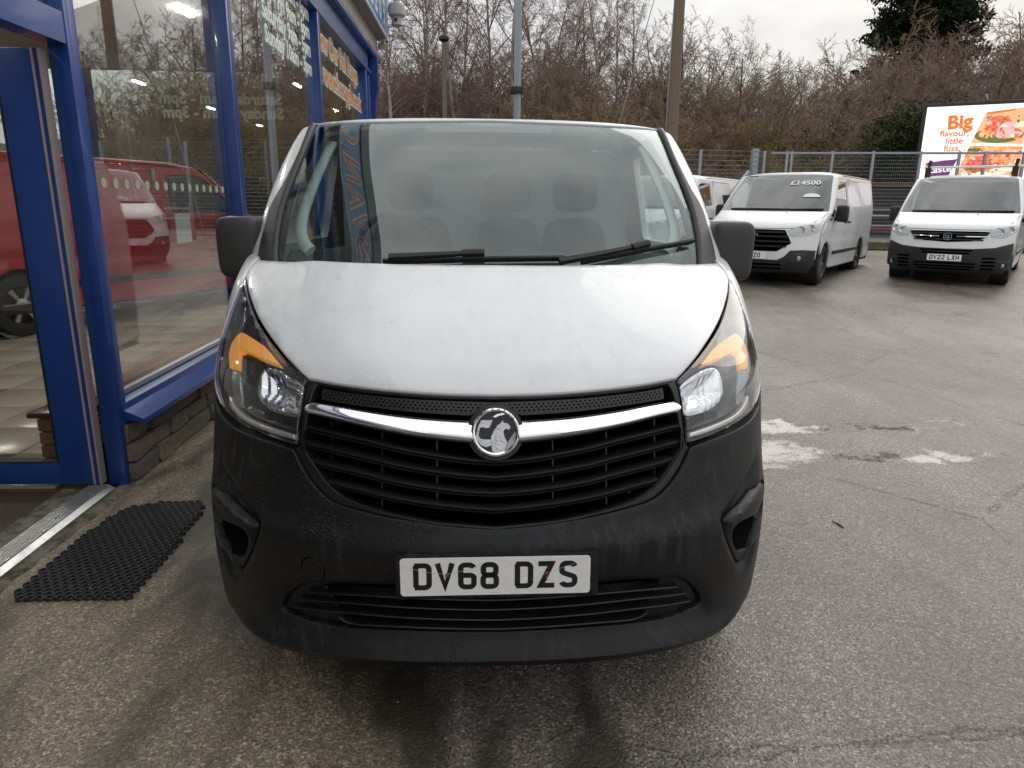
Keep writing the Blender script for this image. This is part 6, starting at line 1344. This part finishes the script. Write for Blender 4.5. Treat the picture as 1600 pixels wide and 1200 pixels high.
# ================================================================ trees
def twig_mat(name, c1, c2, sc_=1.2):
    mm = mat(name, c1, 0.85, spec=0.2); setin(mm, 'Base Color', mixc(mm, noise(mm, objcoord(mm, world=True), sc_, 4), c1, c2))
twig_mat('bark_birch', (0.46, 0.43, 0.39), (0.20, 0.17, 0.15), 3); twig_mat('twig_purple', (0.215, 0.140, 0.130), (0.31, 0.215, 0.180)); twig_mat('twig_brown', (0.225, 0.155, 0.098), (0.35, 0.245, 0.150), .6); twig_mat('twig_grey', (0.24, 0.19, 0.145), (0.35, 0.285, 0.22)); twig_mat('bark_brown', (0.085, 0.068, 0.05), (0.14, 0.115, 0.085), 2)
twig_mat('leaf_ivy', (0.020, 0.036, 0.012), (0.045, 0.062, 0.020), 1.5); twig_mat('leaf_yellow', (0.19, 0.145, 0.035), (0.10, 0.095, 0.025), 1.5); twig_mat('needle', (0.010, 0.017, 0.010), (0.024, 0.033, 0.016), .8)
def segs_mesh(name, S, sides=3):
    S = np.asarray(S, float); p0, p1, r0, r1 = S[:, 0:3], S[:, 3:6], S[:, 6], S[:, 7]; d = p1-p0; d /= np.maximum(np.linalg.norm(d, axis=1, keepdims=True), 1e-9)
    a = np.where(np.abs(d[:, 2:3]) < .9, [[0, 0, 1.]], [[1., 0, 0]]); u = np.cross(d, a); u /= np.linalg.norm(u, axis=1, keepdims=True); w_ = np.cross(d, u); n = len(S); V_ = np.empty((n, 2*sides, 3))
    for k in range(sides):
        an = 2*math.pi*k/sides; o = u*math.cos(an)+w_*math.sin(an); V_[:, k] = p0+o*r0[:, None]; V_[:, sides+k] = p1+o*r1[:, None]
    base = (np.arange(n)*2*sides)[:, None, None]; q = np.array([[k, (k+1) % sides, sides+(k+1) % sides, sides+k] for k in range(sides)])[None]; Fq = (base+q).reshape(-1, 4)
    me = bpy.data.meshes.new(name); me.vertices.add(n*2*sides); me.vertices.foreach_set('co', V_.reshape(-1)); me.loops.add(Fq.size); me.loops.foreach_set('vertex_index', Fq.reshape(-1)); me.polygons.add(len(Fq)); me.polygons.foreach_set('loop_start', np.arange(0, Fq.size, 4)); me.update(); me.validate(); return me
RMIN = [0.0035]
def grow(rg, S, T, p, d, ln, r, lev, spec):
    """spec[lev]: segments, wander, up pull, children, child length, child angle"""
    nseg, wan, up_, nch, cl, ca = spec[lev]; p = np.array(p, float); d = np.array(d, float); step = ln/nseg; pts = [p.copy()]; ds = []
    for i in range(nseg):
        d = d+np.array([rg.gauss(0, wan), rg.gauss(0, wan), rg.gauss(0, wan)+up_]); d /= np.linalg.norm(d); q = p+d*step; ra = r*(1-0.75*i/nseg); rb = r*(1-0.75*(i+1)/nseg)
        (T if lev == 0 else S).append((*p, *q, ra, rb)); p = q; pts.append(p.copy()); ds.append(d.copy())
    if lev+1 < len(spec):
        for c in range(nch):
            t = (c+rg.random())/nch; t = 0.18+0.82*t if lev == 0 else 0.12+0.88*t; k = min(nseg-1, int(t*nseg)); f = t*nseg-k; q = pts[k]+(pts[k+1]-pts[k])*f; dd = ds[k]
            a = np.array([rg.gauss(0, 1), rg.gauss(0, 1), rg.gauss(0, 1)]); a -= dd*(a@dd); a /= np.linalg.norm(a); an = R_(ca)*rg.uniform(.7, 1.25)
            grow(rg, S, T, q, dd*math.cos(an)+a*math.sin(an), ln*cl*(1-0.45*t)*rg.uniform(.7, 1.2), max(r*(1-0.75*t)*0.5, RMIN[0]), lev+1, spec)
PROTO = {}
def proto(kind, seed):
    rg = random.Random(seed); S, T = [], []; RMIN[0] = {'birch': 0.0065, 'bush': 0.0085, 'spread': 0.008}[kind]
    if kind == 'birch':
        grow(rg, S, T, (0, 0, -.2), (0, 0, 1), 11.5, .12, 0, [(12, .05, .03, 26, .36, 42), (6, .10, .05, 9, .45, 38), (4, .14, -.02, 7, .50, 36), (3, .16, -.08, 4, .55, 34), (2, .18, -.10, 0, 0, 0)])
    elif kind == 'bush':
        for i in range(11):
            a = rg.uniform(0, 6.28); t = rg.uniform(.1, .65); grow(rg, S, T, (0, 0, -.1), (math.cos(a)*t, math.sin(a)*t, 1), rg.uniform(4.2, 5.8), .05, 0, [(7, .10, .02, 12, .42, 40), (5, .15, .03, 8, .50, 42), (3, .18, .03, 6, .55, 40), (2, .2, .03, 0, 0, 0)])
    elif kind == 'spread':
        for i in range(3):
            a = rg.uniform(0, 6.28); t = rg.uniform(.1, .45); grow(rg, S, T, (0, 0, -.1), (math.cos(a)*t, math.sin(a)*t, 1), rg.uniform(7.0, 8.6), .11, 0, [(9, .09, .02, 13, .50, 46), (6, .14, .05, 9, .48, 40), (4, .16, .04, 6, .50, 38), (3, .18, .03, 3, .5, 36), (2, .2, 0, 0, 0, 0)])
    return segs_mesh('crown', S, 3), segs_mesh('trunk', T, 7)
for k, seeds in (('birch', (1, 2, 3)), ('bush', (4, 5, 6)), ('spread', (7, 8))): PROTO[k] = [proto(k, s) for s in seeds]
def tree(name, label, kind, i, loc, sc, mts, group, rz=None, sxy=1.0):
    c, t = PROTO[kind][i % len(PROTO[kind])]; o = thing(name, label, 'tree' if kind != 'bush' else 'bush', loc, random.uniform(0, 6.28) if rz is None else rz, group); o.scale = (sc*sxy, sc*sxy, sc)
    for nm, me, mt in (('crown', c, mts[0]), ('trunk', t, mts[1])):
        q = bpy.data.objects.new(nm, me); COL.objects.link(q); q.parent = o
        if not me.materials: me.materials.append(None)
        q.material_slots[0].link = 'OBJECT'; q.material_slots[0].material = MATS[mts[0] if nm == 'crown' else mts[1]]
    return o
# rising bank behind the road
m = mat('bank', (0.06, 0.045, 0.028), 0.95); P_ = objcoord(m, world=True); setin(m, 'Base Color', mixc(m, noise(m, P_, .5, 6, .7), (0.045, 0.036, 0.022), (0.105, 0.08, 0.048))); bump(m, noise(m, P_, 3, 6, .8), 1.0, .3)
V_ = []; X_ = np.linspace(-70, 110, 61); Y_ = np.linspace(30, 95, 22)
for y in Y_:
    for x in X_: V_.append((x, y+0.0*x-0.10*max(0, x-8), gz(y)-0.3+4.6*float(sstep((y-31)/26))+0.5*math.sin(x*.21)+.4*math.sin(x*.53+y*.2)))
n2 = len(X_); tag(mk('bank', V_, [(i*n2+j, i*n2+j+1, (i+1)*n2+j+1, (i+1)*n2+j) for i in range(len(Y_)-1) for j in range(n2-1)], 'bank', None, True), kind='structure')
def bank_z(x, y): yy = y+0.10*max(0, x-8); return gz(yy)-0.3+4.6*float(sstep((yy-31)/26))+0.5*math.sin(x*.21)+.4*math.sin(x*.53+yy*.2)
rt_ = random.Random(21)
BUSHG = 'bare brown bushes on the bank behind the fence'; BIRG = 'bare birches on the bank behind the lamp post'; SPRG = 'bare spreading trees on the bank behind the billboard'
for row, (yb, n_, s0) in enumerate(((28.5, 28, .72), (32.5, 28, 1.0), (37.5, 26, 1.2), (44, 22, 1.35))):
    for k in range(n_):
        x = -16+58*(k+rt_.uniform(.1, .9))/n_; y = yb-0.10*max(0, x-8)+rt_.uniform(-1.2, 1.2); tw_ = rt_.randrange(4)
        if 13.8 < x < 27 and y < 31.5: continue
        tree('bare_bush', ('bare light brown bush in the thicket on the bank behind the fence', 'bare greyish bush in the thicket on the bank behind the fence', 'bare light brown bush in the thicket on the bank behind the fence', 'bare purplish bush in the thicket on the bank behind the fence')[tw_], 'bush', rt_.randrange(3), (x, y, max(bank_z(x, y), gz(y))-.1), s0*rt_.uniform(.8, 1.15)*(1.12 if x > 15 else 0.92 if x > 6 else 1.0), (('twig_brown', 'twig_grey', 'twig_brown', 'twig_purple')[tw_], 'bark_brown'), BUSHG, sxy=1.25)
for px, y, s in ((612, 31, 1.02), (640, 33, 1.12), (668, 36, 1.08), (735, 32, 1.10), (765, 34, 1.12), (800, 33, 1.18), (835, 36, 1.0), (890, 38, 1.0), (930, 35, .95), (960, 39, 1.0), (985, 40, .95), (560, 35, 1.0), (520, 33, 1.1), (470, 37, 1.0), (700, 38, 1.05), (860, 42, .98), (910, 44, 1.0)):
    p = at_y(px, 200, y); tree('birch_tree', 'bare pale-stemmed birch with purplish twigs on the bank behind the lamp post', 'birch', rt_.randrange(3), (p[0], y, bank_z(p[0], y)-.2), s*0.92, ('twig_purple', 'bark_birch'), BIRG)
for px, y, s in ((1050, 40, .80), (1090, 44, .85), (1150, 40, 1.22), (1200, 45, .78), (1250, 42, .72), (1300, 44, .75), (1340, 38, .72), (1385, 36, .86), (1440, 34, .90), (1490, 36, .92), (1550, 38, .95), (1600, 40, 1.0), (1660, 36, .9), (1740, 38, 1.0), (1850, 36, 1.0), (1960, 36, 1.0)):
    yy = y-6 if px < 1380 else y+6; p = at_y(px, 200, yy); y = yy+6; tree('bare_tree', 'bare spreading tree on the bank behind the board wall', 'spread', rt_.randrange(2), (p[0], y-6, bank_z(p[0], y-6)-.2), s*(0.72 if px == 1150 else 0.64 if px < 1380 else 0.88), ('twig_grey' if px % 3 else 'twig_brown', 'bark_brown'), SPRG)
def leaf_mesh(name, P, size, rg, flat=0.0, long=1.0):
    n = len(P); A = np.array([[rg.gauss(0, 1) for _ in range(3)] for _ in range(n)]); A /= np.linalg.norm(A, axis=1, keepdims=True); B = np.array([[rg.gauss(0, 1) for _ in range(3)] for _ in range(n)]); B = np.cross(A, B); B /= np.linalg.norm(B, axis=1, keepdims=True)
    s = np.array([size*rg.uniform(.6, 1.3) for _ in range(n)])[:, None]; P = np.asarray(P); V_ = np.stack([P-A*s*long, P+B*s*.5, P+A*s*long, P-B*s*.5], 1).reshape(-1, 3); F_ = np.arange(4*n).reshape(-1, 4)
    me = bpy.data.meshes.new(name); me.from_pydata(V_.tolist(), [], F_.tolist()); return me
def leafy(name, label, loc, rx, rz, n, size, mt, clumps=40, seed=1):
    rg = random.Random(seed); C = [(rg.gauss(0, rx*.45), rg.gauss(0, rx*.45), rz*(0.12+0.8*rg.random())) for _ in range(clumps)]; P = []
    for i in range(n):
        c = C[rg.randrange(clumps)]; k = rx*.20; P.append((c[0]+rg.gauss(0, k), c[1]+rg.gauss(0, k), max(.05, c[2]+rg.gauss(0, k))))
    o = thing(name, label, 'bush', loc); link_mesh('foliage', leaf_mesh('foliage', P, size, rg), mt, o)
    tk = MB()
    for i in range(4): a = i*1.6; tk = MB().tube([(0, 0, -.1), (math.cos(a)*rx*.3, math.sin(a)*rx*.3, rz*.5), (math.cos(a)*rx*.45, math.sin(a)*rx*.45, rz*.85)], [.06, .04, .015], 6); tk.obj('stem', 'bark_brown', o)
p = atd(1415, 240, 31); leafy('ivy_thicket', 'dark green ivy-clad bush at the left edge of the billboard', (p[0], p[1], gz(p[1])), 1.9, 5.2, 16000, .075, 'leaf_ivy', 60, 3)
p = atd(1205, 235, 30); leafy('yellow_bush', 'yellowish leafy bush in the thicket behind the six-sided grille van', (p[0], p[1], gz(p[1])), 1.8, 3.6, 7000, .06, 'leaf_yellow', 50, 4)
p = atd(1245, 235, 31); leafy('ivy_bush', 'small dark green bush in the thicket beside the yellowish bush', (p[0], p[1], gz(p[1])), 1.2, 4.2, 5000, .065, 'leaf_ivy', 40, 5)
p = atd(980, 185, 26); leafy('laurel_bush', 'small dark green bush peeping over the van roof', (p[0], p[1], gz(p[1])), 1.3, 3.9, 5000, .07, 'leaf_ivy', 36, 6)
# conifer
p = atd(1440, 75, 58); rg = random.Random(8); H_ = 24.0
cf = thing('conifer_tree', 'tall dark conifer standing above the bare trees', 'tree', (p[0], p[1], bank_z(p[0], p[1])-.3)); MB().tube([(0, 0, 0), (0, 0, H_*.6), (0, 0, H_)], [.42, .25, .05], 10).obj('trunk', 'bark_brown', cf, True)
Pn = []; BR_ = []
for i in range(560):
    z = 2.0+(H_-2.5)*rg.random()**.9; Lb = (5.0*(1-(z/H_)**1.6)+.7)*rg.uniform(.65, 1.1); a = rg.uniform(0, 6.28); ca, sa = math.cos(a), math.sin(a)
    BR_.append((0, 0, z, ca*Lb*.95, sa*Lb*.95, z+Lb*.18-.3, .04, .012))
    for k in range(90):
        t = rg.random()**.6; q = t*Lb; Pn.append((ca*q+rg.gauss(0, .20), sa*q+rg.gauss(0, .20), z+q*.19-.35*t*t-abs(rg.gauss(0, .30))))
link_mesh('crown', leaf_mesh('crown', Pn, .19, rg, long=1.3), 'needle', cf); link_mesh('limbs', segs_mesh('limbs', BR_, 4), 'bark_brown', cf)
